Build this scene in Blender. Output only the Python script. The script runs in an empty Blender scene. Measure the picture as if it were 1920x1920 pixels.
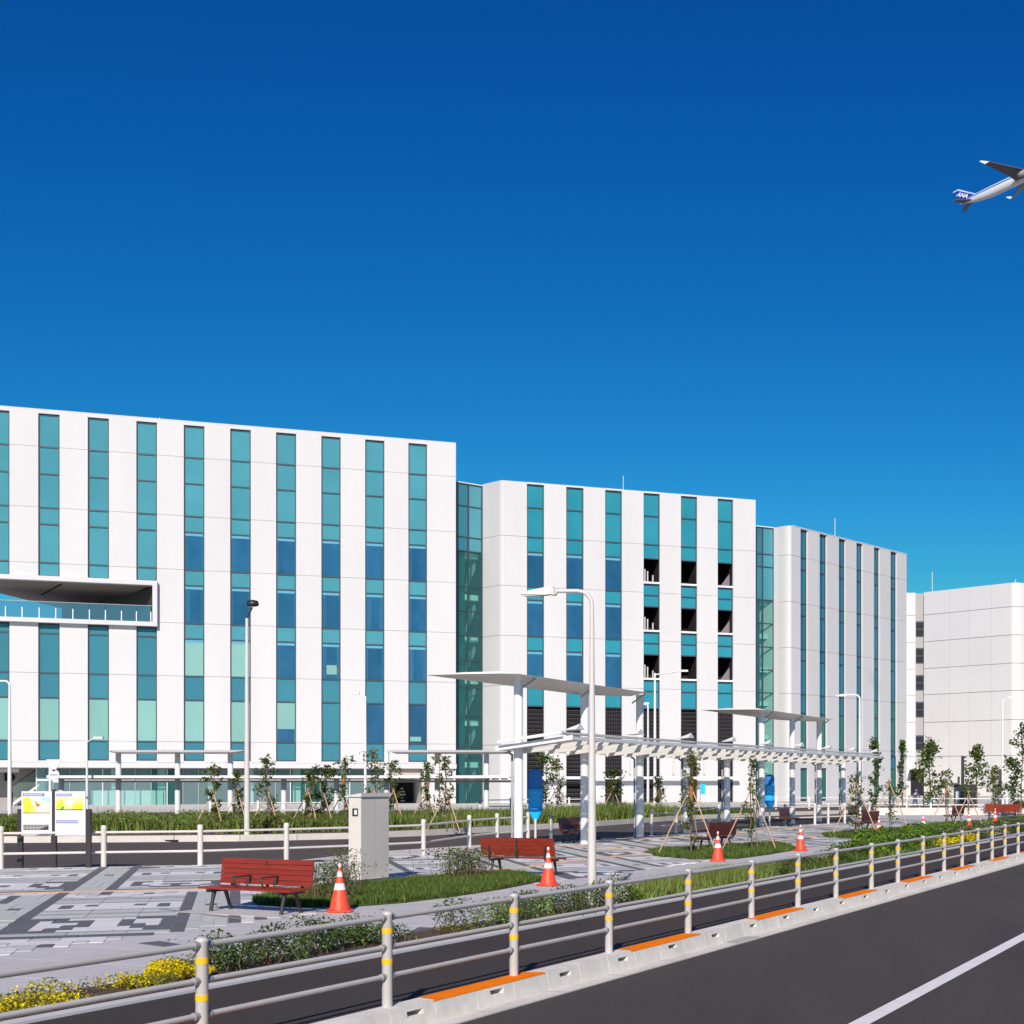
import bpy, math, random
import numpy as np
R = math.radians
random.seed(7); RNG = np.random.default_rng(7)
SC = bpy.context.scene; COL = SC.collection

# ------------------------------------------------------------------ camera, sky, sun, exposure
F, CX, HZ, H = 2800.0, 1440.0, 1463.0, 2.0
cam = bpy.data.cameras.new('camera'); cam_o = bpy.data.objects.new('camera', cam); COL.objects.link(cam_o)
cam.sensor_width = 36; cam.lens = 36*F/1920; cam.clip_end = 5000; cam.clip_start = .1
cam.shift_x = -(CX-960)/1920; cam.shift_y = (HZ-960)/1920
cam_o.location = (0, 0, H); cam_o.rotation_euler = (R(90), 0, 0)
SC.camera = cam_o
SUN_AZ, SUN_EL = -1.0, 30.0           # light travels towards +Y (azimuth 0), sun behind the camera
world = bpy.data.worlds.new('World'); SC.world = world; world.use_nodes = True
wn = world.node_tree.nodes; wl = world.node_tree.links
bg = wn['Background']; sky = wn.new('ShaderNodeTexSky'); sky.sky_type = 'NISHITA'; sky.sun_disc = False
sky.sun_elevation = R(SUN_EL); sky.sun_rotation = R(180-SUN_AZ); sky.air_density = 1.0; sky.dust_density = 0.0; sky.ozone_density = 3.0
sep = wn.new('ShaderNodeSeparateColor'); com = wn.new('ShaderNodeCombineColor'); wl.new(sky.outputs[0], sep.inputs[0])
for i_, (k_, g_) in enumerate(((.45, 2.6), (.77, 1.5), (.84, 1.0))):      # deeper, more saturated (polarised) blue per channel
    m1 = wn.new('ShaderNodeMath'); m1.operation = 'MULTIPLY'; m1.inputs[1].default_value = .1; wl.new(sep.outputs[i_], m1.inputs[0])
    m2 = wn.new('ShaderNodeMath'); m2.operation = 'POWER'; m2.inputs[1].default_value = g_; wl.new(m1.outputs[0], m2.inputs[0])
    m3 = wn.new('ShaderNodeMath'); m3.operation = 'MULTIPLY'; m3.inputs[1].default_value = 10*k_; wl.new(m2.outputs[0], m3.inputs[0])
    m4 = wn.new('ShaderNodeMath'); m4.operation = 'MINIMUM'; m4.inputs[1].default_value = (3.6, 5.4, 6.9)[i_]; wl.new(m3.outputs[0], m4.inputs[0]); wl.new(m4.outputs[0], com.inputs[i_])
wl.new(com.outputs[0], bg.inputs[0])
bg.inputs[1].default_value = .10
sl = bpy.data.lights.new('sun', 'SUN'); sl.energy = 5.0; sl.angle = R(.5); sl.color = (1, .90, .80)
so = bpy.data.objects.new('sun', sl); COL.objects.link(so); so.rotation_euler = (R(90-SUN_EL), 0, R(-SUN_AZ))
SC.view_settings.view_transform = 'Standard'; SC.view_settings.look = 'None'; SC.view_settings.gamma = 1
SC.view_settings.exposure = 0.0
SC.render.engine = 'CYCLES'; SC.cycles.max_bounces = 6; SC.cycles.transparent_max_bounces = 12

# ------------------------------------------------------------------ helpers
def P(px, py, z=0.0):
    Y = (H-z)*F/(py-HZ); return ((px-CX)*Y/F, Y)
def PX(px, Y): return (px-CX)*Y/F
def ZY(py, Y): return H+(HZ-py)*Y/F
def tag(o, label=None, cat=None, group=None, kind=None):
    if label: o['label'] = label
    if cat: o['category'] = cat
    if group: o['group'] = group
    if kind: o['kind'] = kind
    return o
def empty(name, loc=(0, 0, 0), rz=0, label=None, cat=None, group=None, parent=None):
    o = bpy.data.objects.new(name, None); COL.objects.link(o); o.location = loc; o.rotation_euler = (0, 0, rz)
    o.empty_display_size = .1
    if parent: o.parent = parent
    return tag(o, label, cat, group)
def copy_tree(o, parent=None):
    c = o.copy(); COL.objects.link(c); c.parent = parent
    for ch in list(o.children): copy_tree(ch, c)
    return c
MATS = {}
def mat(name, col, rough=.6, metal=0, var=0.0, scale=3.0, spec=.5, bump=0.0, bscale=40, stretch=None, var2=None, trans=0, alpha=None, island=0, coat=0, rnd=0.0, local=False):
    if name in MATS: return MATS[name]
    m = bpy.data.materials.new(name); m.use_nodes = True; MATS[name] = m
    nt = m.node_tree; n = nt.nodes; l = nt.links; b = n['Principled BSDF']
    b.inputs['Base Color'].default_value = (*col, 1); b.inputs['Roughness'].default_value = rough
    b.inputs['Metallic'].default_value = metal; b.inputs['Specular IOR Level'].default_value = spec
    if coat: b.inputs['Coat Weight'].default_value = coat; b.inputs['Coat Roughness'].default_value = .03
    if var or bump or var2:
        tc = n.new('ShaderNodeTexCoord') if local else n.new('ShaderNodeNewGeometry'); tco = tc.outputs['Object' if local else 'Position']
        mp = n.new('ShaderNodeMapping'); l.new(tco, mp.inputs[0])
        if stretch: mp.inputs['Scale'].default_value = stretch[:3]; mp.inputs['Rotation'].default_value = (0, 0, stretch[3] if len(stretch) > 3 else 0)
    if var:
        nz = n.new('ShaderNodeTexNoise'); nz.inputs['Scale'].default_value = scale; nz.inputs['Detail'].default_value = 6
        l.new(mp.outputs[0], nz.inputs['Vector'])
        mr = n.new('ShaderNodeMapRange'); mr.inputs[1].default_value = .3; mr.inputs[2].default_value = .7
        mr.inputs[3].default_value = 1-var; mr.inputs[4].default_value = 1+var
        l.new(nz.outputs[0], mr.inputs[0]); fac = mr.outputs[0]
        if var2:
            n2 = n.new('ShaderNodeTexNoise'); n2.inputs['Scale'].default_value = var2[1]; n2.inputs['Detail'].default_value = 3
            l.new(tco, n2.inputs['Vector'])
            m2 = n.new('ShaderNodeMapRange'); m2.inputs[1].default_value = .3; m2.inputs[2].default_value = .7
            m2.inputs[3].default_value = 1-var2[0]; m2.inputs[4].default_value = 1+var2[0]; l.new(n2.outputs[0], m2.inputs[0])
            mm = n.new('ShaderNodeMath'); mm.operation = 'MULTIPLY'; l.new(fac, mm.inputs[0]); l.new(m2.outputs[0], mm.inputs[1]); fac = mm.outputs[0]
        if rnd:
            oi = n.new('ShaderNodeObjectInfo'); g2 = n.new('ShaderNodeNewGeometry'); ad = n.new('ShaderNodeMath'); ad.operation = 'ADD'
            l.new(oi.outputs['Random'], ad.inputs[0]); l.new(g2.outputs['Random Per Island'], ad.inputs[1])
            m3 = n.new('ShaderNodeMapRange'); m3.inputs[1].default_value = 0; m3.inputs[2].default_value = 2; m3.inputs[3].default_value = 1-rnd; m3.inputs[4].default_value = 1+rnd
            l.new(ad.outputs[0], m3.inputs[0]); m4 = n.new('ShaderNodeMath'); m4.operation = 'MULTIPLY'; l.new(fac, m4.inputs[0]); l.new(m3.outputs[0], m4.inputs[1]); fac = m4.outputs[0]
        mx = n.new('ShaderNodeVectorMath'); mx.operation = 'SCALE'; mx.inputs[0].default_value = col
        l.new(fac, mx.inputs['Scale']); l.new(mx.outputs[0], b.inputs['Base Color'])
    if island:
        ge = n.new('ShaderNodeNewGeometry'); hs = n.new('ShaderNodeHueSaturation'); hs.inputs['Color'].default_value = (*col, 1)
        a = n.new('ShaderNodeMapRange'); a.inputs[3].default_value = .5-.05*island; a.inputs[4].default_value = .5+.05*island
        v = n.new('ShaderNodeMapRange'); v.inputs[3].default_value = 1-.55*island; v.inputs[4].default_value = 1+.7*island
        l.new(ge.outputs['Random Per Island'], a.inputs[0]); l.new(ge.outputs['Random Per Island'], v.inputs[0])
        l.new(a.outputs[0], hs.inputs['Hue']); l.new(v.outputs[0], hs.inputs['Value']); l.new(hs.outputs[0], b.inputs['Base Color'])
    if bump:
        nb = n.new('ShaderNodeTexNoise'); nb.inputs['Scale'].default_value = bscale; nb.inputs['Detail'].default_value = 4
        l.new(mp.outputs[0], nb.inputs['Vector']); bp = n.new('ShaderNodeBump'); bp.inputs['Strength'].default_value = bump; bp.inputs['Distance'].default_value = .02
        l.new(nb.outputs[0], bp.inputs['Height']); l.new(bp.outputs[0], b.inputs['Normal'])
    if alpha is not None:      # thin clear glass: part transparent, part glossy
        tr = n.new('ShaderNodeBsdfTransparent'); tr.inputs[0].default_value = (*trans, 1); ms = n.new('ShaderNodeMixShader'); ms.inputs[0].default_value = alpha
        l.new(tr.outputs[0], ms.inputs[1]); l.new(b.outputs[0], ms.inputs[2]); l.new(ms.outputs[0], n['Material Output'].inputs[0])
    return m
def leafmat(name, col, island=.8, transl=.35):
    if name in MATS: return MATS[name]
    m = mat(name, col, .5, island=island, spec=.3); nt = m.node_tree; n = nt.nodes; l = nt.links; b = n['Principled BSDF']
    hs = [x for x in n if x.type == 'HUE_SAT'][0]
    t = n.new('ShaderNodeBsdfTranslucent'); l.new(hs.outputs[0], t.inputs[0]); ms = n.new('ShaderNodeMixShader'); ms.inputs[0].default_value = transl
    l.new(b.outputs[0], ms.inputs[1]); l.new(t.outputs[0], ms.inputs[2]); l.new(ms.outputs[0], n['Material Output'].inputs[0])
    return m
class MB:
    def __init__(s): s.v = []; s.f = []; s.mi = []; s.cur = 0; s.smooth = []; s.sm = False
    def add(s, vs, fs):
        b = len(s.v); s.v += [tuple(map(float, q)) for q in vs]
        for f in fs: s.f.append(tuple(b+i for i in f)); s.mi.append(s.cur); s.smooth.append(s.sm)
        return s
    def quad(s, *q): return s.add(q, [tuple(range(len(q)))])
    def hexa(s, c):   # 8 corners, bottom 4 ccw then top 4
        return s.add(c, [(3, 2, 1, 0), (4, 5, 6, 7), (0, 1, 5, 4), (1, 2, 6, 5), (2, 3, 7, 6), (3, 0, 4, 7)])
    def box(s, x0, y0, z0, x1, y1, z1, fn=None):
        c = [(x0, y0, z0), (x1, y0, z0), (x1, y1, z0), (x0, y1, z0), (x0, y0, z1), (x1, y0, z1), (x1, y1, z1), (x0, y1, z1)]
        if fn: c = [fn(*q) for q in c]
        return s.hexa(c)
    def prism(s, pts, z0, z1):
        n = len(pts); a = sum(pts[i][0]*pts[(i+1) % n][1]-pts[(i+1) % n][0]*pts[i][1] for i in range(n))
        if a < 0: pts = pts[::-1]
        v = [(x, y, z0) for x, y in pts]+[(x, y, z1) for x, y in pts]
        return s.add(v, [tuple(range(n))[::-1], tuple(range(n, 2*n))]+[(i, (i+1) % n, n+(i+1) % n, n+i) for i in range(n)])
    def tube(s, pts, r, n=10, caps=True):
        """pts: list of 3-D points, r: radius or list"""
        pts = [np.array(p, float) for p in pts]; k = len(pts); rr = r if isinstance(r, (list, tuple)) else [r]*k
        vs = []; prev = None
        for i, p in enumerate(pts):
            d = (pts[min(i+1, k-1)]-pts[max(i-1, 0)]); d /= (np.linalg.norm(d)+1e-9)
            if prev is None:
                a = np.array((0, 0, 1.)) if abs(d[2]) < .9 else np.array((1., 0, 0)); a = np.cross(d, a)
            else: a = prev-d*np.dot(prev, d)
            a /= np.linalg.norm(a); prev = a; b = np.cross(d, a)
            for j in range(n):
                t = 2*math.pi*j/n; vs.append(p+(a*math.cos(t)+b*math.sin(t))*rr[i])
        fs = [(i*n+j, i*n+(j+1) % n, (i+1)*n+(j+1) % n, (i+1)*n+j) for i in range(k-1) for j in range(n)]
        o = s.sm; s.sm = True; s.add(vs, fs); s.sm = False
        if caps: s.add(vs[:n], [tuple(range(n))[::-1]]); s.add(vs[-n:], [tuple(range(n))])
        s.sm = o; return s
    def lathe(s, prof, n=16, c=(0, 0, 0)):
        vs = [(c[0]+r*math.cos(2*math.pi*j/n), c[1]+r*math.sin(2*math.pi*j/n), c[2]+z) for r, z in prof for j in range(n)]
        k = len(prof); fs = [(i*n+j, i*n+(j+1) % n, (i+1)*n+(j+1) % n, (i+1)*n+j) for i in range(k-1) for j in range(n)]
        o = s.sm; s.sm = True; s.add(vs, fs); s.sm = False
        s.add(vs[:n], [tuple(range(n))[::-1]]); s.add(vs[-n:], [tuple(range(n))]); s.sm = o; return s
    def mesh(s, name, mats):
        me = bpy.data.meshes.new(name); me.from_pydata(s.v, [], s.f)
        for m in (mats if isinstance(mats, (list, tuple)) else [mats]): me.materials.append(m)
        me.polygons.foreach_set('material_index', s.mi); me.polygons.foreach_set('use_smooth', s.smooth)
        me.update(); return me
    def build(s, name, mats, parent=None, loc=None, rz=0):
        o = bpy.data.objects.new(name, s.mesh(name, mats)); COL.objects.link(o)
        if parent is not None: o.parent = parent
        if loc is not None: o.location = loc
        o.rotation_euler = (0, 0, rz)
        return o
def link_mesh(name, me, parent=None, loc=(0, 0, 0), rz=0):
    o = bpy.data.objects.new(name, me); COL.objects.link(o); o.parent = parent; o.location = loc; o.rotation_euler = (0, 0, rz); return o
def smooth_cyl(o, ang=40): return o
def np_mesh(name, V, k, m, parent=None, loc=(0, 0, 0)):
    """V: (N*k,3) vertices making N separate k-gons"""
    N = len(V)//k; me = bpy.data.meshes.new(name); me.vertices.add(N*k); me.loops.add(N*k); me.polygons.add(N)
    me.vertices.foreach_set('co', V.astype(np.float32).ravel()); me.loops.foreach_set('vertex_index', np.arange(N*k, dtype=np.int32))
    me.polygons.foreach_set('loop_start', np.arange(0, N*k, k, dtype=np.int32)); me.polygons.foreach_set('loop_total', np.full(N, k, dtype=np.int32))
    me.materials.append(m); me.update(); me.validate()
    o = bpy.data.objects.new(name, me); COL.objects.link(o); o.parent = parent; o.location = loc; return o
def leaf_quads(C, size, up=.5, aspect=.55, rng=RNG):
    """rhombus leaves centred at C (N,3)"""
    N = len(C); nrm = rng.normal(size=(N, 3)); nrm[:, 2] = np.abs(nrm[:, 2])+up; nrm /= np.linalg.norm(nrm, axis=1)[:, None]
    a = np.cross(nrm, rng.normal(size=(N, 3))); a /= np.linalg.norm(a, axis=1)[:, None]; b = np.cross(nrm, a)
    s = size*(.6+.8*rng.random(N))[:, None]; a = a*s; b = b*s*aspect
    V = np.stack([C-a, C-b*.9-a*.1, C+a, C+b*.9-a*.1], 1); return V.reshape(-1, 3)
def blades(C, h, w, lean=.5, rng=RNG):
    N = len(C); t = rng.random(N)*2*math.pi; d = np.stack([np.cos(t), np.sin(t), 0*t], 1)
    hh = (h*(.5+.8*rng.random(N)))[:, None] if np.isscalar(h) else (h*(.5+.8*rng.random(N)))[:, None]
    t2 = rng.random(N)*2*math.pi; le = np.stack([np.cos(t2), np.sin(t2), 0*t2], 1)*hh*lean*rng.random(N)[:, None]
    V = np.stack([C-d*w, C+d*w, C+le+np.array([0, 0, 1])*hh], 1); return V.reshape(-1, 3)
def in_poly(pts, poly):
    x, y = pts[:, 0], pts[:, 1]; ins = np.zeros(len(pts), bool); n = len(poly)
    for i in range(n):
        x0, y0 = poly[i]; x1, y1 = poly[(i+1) % n]
        c = ((y0 > y) != (y1 > y)) & (x < (x1-x0)*(y-y0)/((y1-y0) if y1 != y0 else 1e-9)+x0); ins ^= c
    return ins
def scatter(poly, dens, rng=RNG):
    a = np.array(poly); lo = a.min(0); hi = a.max(0); N = int(dens*(hi[0]-lo[0])*(hi[1]-lo[1]))
    p = lo+(hi-lo)*rng.random((N, 2)); return p[in_poly(p, poly)]

# frames: fence frame (t along the kerb, n across) and paving frame (u, v)
ga = math.atan2(2470-CX, F); G = (math.sin(ga), math.cos(ga)); NN = (G[1], -G[0])
def TN(t, n, z=0.0): return (t*G[0]+n*NN[0], t*G[1]+n*NN[1], z)
GROT = math.pi/2-ga      # rz so that local x runs along G
pa = math.atan2(445-CX, F); E1 = (math.sin(pa), math.cos(pa)); E2 = (E1[1], -E1[0])
def UV(u, v, z=0.0): return (u*E2[0]+v*E1[0], u*E2[1]+v*E1[1], z)
def uv_of(x, y): return x*E2[0]+y*E2[1], x*E1[0]+y*E1[1]

# ------------------------------------------------------------------ materials
white = mat('white_panel', (.62, .615, .62), .55, var=.03, scale=.35, spec=.3, rnd=.02, stretch=(1, 1, .15), var2=(.012, 3))
white2 = mat('white_panel_grey', (.71, .70, .685), .6, var=.02, scale=.5, rnd=.025)
body_m = mat('joint_grey', (.52, .52, .53), .8)
frame_m = mat('window_frame', (.035, .06, .08), .45, var=.1, scale=4)
teal = mat('teal_glass', (.072, .285, .345), .10, rnd=.10, var=.07, scale=.12, spec=.55, var2=(.05, .6))
teal_b = mat('teal_glass_bright', (.030, .25, .325), .10, rnd=.08, var=.08, scale=.15, spec=.55, var2=(.05, .6))
teal_d = mat('teal_glass_deep', (.045, .20, .26), .10, rnd=.12, var=.08, scale=.15, spec=.55)
blue_g = mat('blue_glass', (.02, .10, .205), .06, rnd=.2, var=.28, scale=.35, spec=.6, stretch=(1, 1, .25), var2=(.1, .9))
blue_strip = mat('blind_head_glass', (.12, .38, .52), .2)
curtain_m = mat('curtained_glass', (.03, .125, .235), .08, rnd=.2, var=.1, scale=2, stretch=(4, 4, .1))
pale_g = mat('blind_glass', (.215, .43, .395), .15, rnd=.12, var=.05, scale=.3, spec=.5)
green_g = mat('deep_green_glass', (.02, .16, .14), .1, var=.25, scale=.3, spec=.5, stretch=(1, 1, .3))
c_teal = mat('side_teal_glass', (.02, .15, .22), .1, rnd=.15, var=.12, scale=.3, spec=.5)
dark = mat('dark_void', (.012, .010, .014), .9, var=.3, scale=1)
louvre_m = mat('louvre_dark', (.05, .045, .055), .6)
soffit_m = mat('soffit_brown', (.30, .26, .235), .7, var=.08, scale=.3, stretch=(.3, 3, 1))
grey_wall = mat('grey_stone_wall', (.32, .29, .28), .7, var=.05, scale=.7)
clear = mat('clear_glass', (.5, .7, .75), .03, alpha=.16, trans=(.82, .93, .93), spec=.6)
tealclear = mat('tinted_clear_glass', (.08, .30, .32), .04, alpha=.17, trans=(.84, .97, .93), spec=.6)
balu_m = mat('balustrade_glass', (.15, .35, .45), .03, alpha=.25, trans=(.6, .85, .92), spec=.6)
wmetal = mat('white_painted_steel', (.78, .78, .78), .35, var=.03, scale=2)
gmetal = mat('light_grey_steel', (.64, .61, .57), .4, var=.04, scale=3)
rail_m = mat('cream_grey_paint', (.53, .505, .475), .4, var=.05, scale=4)
rail_w = mat('warm_white_paint', (.66, .62, .575), .45, var=.05, scale=4)
galv = mat('galvanised_grey', (.36, .36, .37), .42, metal=.2, var=.06, scale=5)
dkmetal = mat('dark_metal', (.03, .027, .03), .45)
asph = mat('asphalt', (.062, .050, .043), .9, var=.16, scale=1.1, stretch=(1.0, .12, 1, ga), var2=(.16, 38), bump=.35, bscale=70)
asph2 = mat('asphalt_strip', (.047, .034, .028), .92, var=.1, scale=.8, bump=.25, bscale=55)
asph3 = mat('asphalt_far', (.085, .065, .055), .9, var=.1, scale=.4)
line_w = mat('road_paint', (.88, .85, .83), .7, var=.06, scale=5)
conc = mat('precast_concrete', (.74, .705, .63), .85, rnd=.05, var=.08, scale=1.6, bump=.1, bscale=30, var2=(.07, 9))
conc_l = mat('light_concrete', (.62, .585, .54), .8, var=.08, scale=1.0, var2=(.05, 6))
granite = mat('granite_plain', (.60, .58, .565), .7, var=.05, scale=6, var2=(.04, .7), bump=.05, bscale=60)
orange = mat('orange_paint', (1.0, .23, .0), .8, spec=.1, var=.06, scale=6)
yellow_p = mat('yellow_tape', (.95, .52, .01), .4)
soil = mat('soil', (.10, .065, .04), .95, var=.3, scale=6)
grass_base = mat('turf_base', (.045, .075, .012), .95, var=.3, scale=5)
ground_m = mat('far_ground', (.40, .385, .37), .9, var=.06, scale=.2)
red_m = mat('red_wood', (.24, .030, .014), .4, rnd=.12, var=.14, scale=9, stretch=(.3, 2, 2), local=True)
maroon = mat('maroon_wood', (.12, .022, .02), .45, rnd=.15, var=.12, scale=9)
cone_r = mat('cone_red', (.82, .075, .03), .5, var=.09, scale=14)
cone_w = mat('cone_white', (.80, .77, .74), .45)
bamboo = mat('bamboo', (.55, .36, .22), .6, var=.15, scale=12)
bark = mat('bark', (.17, .115, .08), .85, var=.2, scale=15)
wrap = mat('trunk_wrap', (.34, .13, .05), .85, var=.1, scale=15)
blue1 = mat('blue_cover_shade_tone', (.003, .17, .52), .5, var=.05, scale=3)  # darker copy of the cover blue, canopy shade put into the colour
blue2 = mat('blue_cover_bright', (.003, .46, .95), .45, var=.06, scale=5)
tact_m = mat('tactile_orange', (.85, .55, .33), .7, var=.07, scale=5)
t_white = mat('tile_white', (.78, .76, .74), .62, rnd=.07, var=.05, scale=2.5, var2=(.05, 9))
t_light = mat('tile_light', (.60, .585, .57), .62, rnd=.07, var=.05, scale=2.5, var2=(.05, 9))
t_green = mat('tile_green', (.545, .58, .52), .62, rnd=.07, var=.07, scale=2.5)
t_dark = mat('tile_dark', (.135, .13, .135), .6, rnd=.07, var=.1, scale=3, var2=(.08, 9))
t_mid = mat('tile_mid', (.28, .275, .28), .6, rnd=.07, var=.08, scale=3)
t_brown = mat('tile_brown', (.30, .24, .235), .65, var=.08, scale=3)
cab_m = mat('cabinet_grey', (.64, .595, .55), .45, var=.03, scale=2, var2=(.02, 12))
lf_green = leafmat('leaf_green', (.11, .17, .035), .9, .45); lf_dark = leafmat('leaf_dark', (.065, .11, .022), .9, .4); lf_olive = leafmat('leaf_olive', (.20, .21, .055), .9, .45)
lf_yellow = leafmat('leaf_yellow', (.78, .64, .02), .45); lf_bright = leafmat('leaf_bright', (.17, .28, .025)); lf_white = leafmat('petal_white', (.50, .52, .38), .3)
lf_brown = leafmat('leaf_brown', (.22, .13, .06)); gr_blade = leafmat('grass_blade', (.088, .135, .022), .9); gr_bright = leafmat('grass_bright', (.22, .28, .06), .9)

# ------------------------------------------------------------------ the ground
def struct(name, o): o['kind'] = 'structure'; return o
def flat(name, pts, z, m, th=0.0):
    b = MB()
    if th: b.prism([tuple(p[:2]) for p in pts], z-th, z)
    else: b.add([(p[0], p[1], z) for p in pts], [tuple(range(len(pts)))])
    o = b.build(name, m); o['kind'] = 'structure'; return o
# make faces point up
def ccw(pts):
    a = sum(pts[i][0]*pts[(i+1) % len(pts)][1]-pts[(i+1) % len(pts)][0]*pts[i][1] for i in range(len(pts)))
    return pts if a > 0 else pts[::-1]
flat('ground', [(-1500, -60), (1500, -60), (1500, 3500), (-1500, 3500)], -.22, ground_m)
flat('road', ccw([TN(-12, -7.3), TN(-12, 30), TN(260, 30), TN(260, -7.3)]), -.15, asph)
flat('footway', ccw([TN(-12, -7.5), TN(-12, -10.0), TN(260, -10.0), TN(260, -7.5)]), -.008, asph2)
flat('lane_marking', ccw([TN(-12, -3.88), TN(-12, -3.70), TN(200, -3.70), TN(200, -3.88)]), -.146, line_w)
# far road and its edges
far_edge = [(-400, 1581), (0, 1580.5), (200, 1579.5), (450, 1577.5), (660, 1573), (800, 1567), (960, 1558), (1121, 1549), (1277, 1537.5), (1440, 1530), (1590, 1525.5)]
near_edge = [(1600, 1541), (1480, 1547), (1380, 1552), (1260, 1562), (1140, 1571), (1000, 1579), (900, 1587), (800, 1596), (690, 1603), (600, 1609.5), (537, 1617), (430, 1623), (200, 1627.5), (-400, 1640)]
flat('far_road', ccw([P(x, y, -.1) for x, y in far_edge+near_edge]), -.10, asph3)
flat('side_pavement', ccw([P(x, y, -.09) for x, y in [(560, 1613), (690, 1597.5), (860, 1586.5), (950, 1581), (1010, 1581), (930, 1592), (800, 1606), (690, 1611)]]), -.092, conc_l)
plaza = [TN(-10, -10.1)[:2], TN(200, -10.1)[:2], (40, 165), P(1640, 1512)] + [P(x, y) for x, y in [(1600, 1541), (1480, 1548), (1380, 1553.5), (1260, 1564), (1140, 1573), (1000, 1581), (920, 1590.5), (840, 1601.5), (750, 1606)]] + [UV(1.2, 37.75)[:2], UV(-30, 37.75)[:2], (-60, -10)]
flat('plaza_pavement', ccw([tuple(p) for p in plaza]), 0.0, granite, th=.15)
kerb_o = MB(); kerb_o.box(-10, -10.16, -.12, 200, -9.99, .018, lambda t, n, z: TN(t, n, z)); o = kerb_o.build('plaza_kerb', mat('white_kerb', (.66, .65, .65), .7, var=.06, scale=2)); o['kind'] = 'structure'
# far kerb (top at .12) and the planting bed behind it, in separate kerb stones where they show
fk = empty('far_kerb'); fk['kind'] = 'structure'
fpts = [P(x, y, -.1) for x, y in far_edge]
def along(pts, step):
    out = [pts[0]]
    for a, b in zip(pts, pts[1:]):
        L = math.dist(a, b); k = max(1, round(L/step))
        for i in range(1, k+1): out.append((a[0]+(b[0]-a[0])*i/k, a[1]+(b[1]-a[1])*i/k))
    return out
ks = along(fpts, 1.9)
for a, b in zip(ks, ks[1:]):
    d = np.array(b)-np.array(a); L = np.linalg.norm(d); d /= L; nn = np.array((-d[1], d[0]))
    g = .012; A = np.array(a)+d*g; B = np.array(b)-d*g
    MB().prism([tuple(A), tuple(B), tuple(B+nn*.22), tuple(A+nn*.22)], -.12, .12).build('kerb_stone', conc_l, fk)
bed = [(p[0]-.02*0, p[1]+.23) for p in fpts]
a_, c_ = P(305, 1578.6, -.1), P(336, 1578.3, -.1); MB().box(a_[0], a_[1]-.012, -.075, c_[0], a_[1]+.05, -.03).build('drain_slot', dark, fk)
flat('planting_bed', ccw([tuple(p) for p in bed]+[(14, 112), (-40, 86), (-80, 78)]), .10, soil, th=.2)
flat('building_forecourt', ccw([(-90, 78.2), (-40, 86.2), (13.9, 112.2), (60, 150.5), (60, 230), (-120, 230)]), .045, conc_l, th=.15)

# ------------------------------------------------------------------ patterned paving: tiles laid in the paving frame
pav = empty('paving'); pav['kind'] = 'structure'
border_n = -14.05
isl = {
 1: [(472, 1689), (520, 1680), (600, 1671), (680, 1664), (760, 1655), (870, 1645), (930, 1641.5), (985, 1645), (1022, 1652), (940, 1668), (850, 1682), (750, 1694), (640, 1702.5), (540, 1703), (480, 1697)],
 2: [(1212, 1598), (1260, 1594), (1330, 1591), (1400, 1585), (1450, 1584), (1482, 1588), (1492, 1594), (1440, 1603), (1380, 1611), (1300, 1612), (1230, 1606)],
 3: [(1541, 1566), (1600, 1561), (1700, 1555), (1742, 1560), (1752, 1566), (1700, 1572), (1600, 1572), (1550, 1570)],
 4: [(1736, 1549), (1790, 1543), (1860, 1541), (1878, 1546), (1850, 1551), (1790, 1553), (1745, 1552)],
 5: [(1855, 1537), (1900, 1534), (1990, 1532), (1990, 1538), (1900, 1541)],
}
ISL = {k: [P(x, y) for x, y in v] for k, v in isl.items()}
tiles = []     # (u0,u1,v0,v1,mat index)
TM = [t_white, t_light, t_green, t_dark, t_mid, t_brown]
def module(um, vm, ci):
    """colour index inside one 2.15 x 4.3 m module; um in [0,2.15), vm in [0,4.3), band lines at um~0 and .7"""
    return None
cellu = 2.85/16; cellv = .358
MOT_A = ["dddwwwwwwdd", "dwddwwwwddd", "dwwddwwddwd", "dwwwdwwdwwd", "dwdddwwdwwd", "dddwwwwwddd"]
MOT_B = ["wwwwwwwwwww", "wdwwwwwwwdw", "wdwdwwwdwdw", "wwwwwwwwwww"]
MOT_D = ["wwwdddddwww", "wddwwdwwddw", "wdwwdddwwdw", "wdwwwwwwwdw", "wddwddddddw", "wwwwwwwwwww"]
MOT_C = ["lwwwllwwwll", "wwlwwwlwwww", "wlldwwwdllw", "lwwwwlwwwwl", "wwllwwwllww"]
def tile_cols(ui, vi):
    """pattern on a fine grid in periods of 16 x 24 cells: a pale green strip between two dark bands, then a light field with dark frames"""
    if vi >= 45: ui -= 4                       # the strips step sideways beyond the guide line
    um = ui % 16; vm = vi % 24; blk = (ui//16, vi//24)
    if um in (0, 4): return 3
    if um < 4: return 3 if (vm == 12 and um == 2) else 2 if (vi//2+ui) % 4 else 1
    k = um-5
    if vm == 23: return 3
    if vm in (0, 7, 9, 15, 17): return 2
    if vm in (8, 10, 16): return 1
    A_ = MOT_D if (blk[0]+blk[1]) % 2 else MOT_A
    ch = A_[vm-1][k] if vm < 7 else MOT_B[vm-11][k] if vm < 15 else MOT_C[vm-18][k]
    return {'w': 0, 'd': 3, 'l': 1}[ch]
U0, U1, V0, V1 = -7.5, 33, 15.5, 75
def inside(x, y, m=.0):
    t = x*G[0]+y*G[1]; n = x*NN[0]+y*NN[1]
    if n > border_n-m: return False
    for k in (1, 2, 3, 4, 5):
        if in_poly(np.array([[x, y]]), ISL[k])[0]: return False
    return True
PLZ = [tuple(p) for p in plaza]
ui0 = int(math.floor(U0/cellu)); ui1 = int(U1/cellu)
vi0 = 0; vi1 = 175
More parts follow.
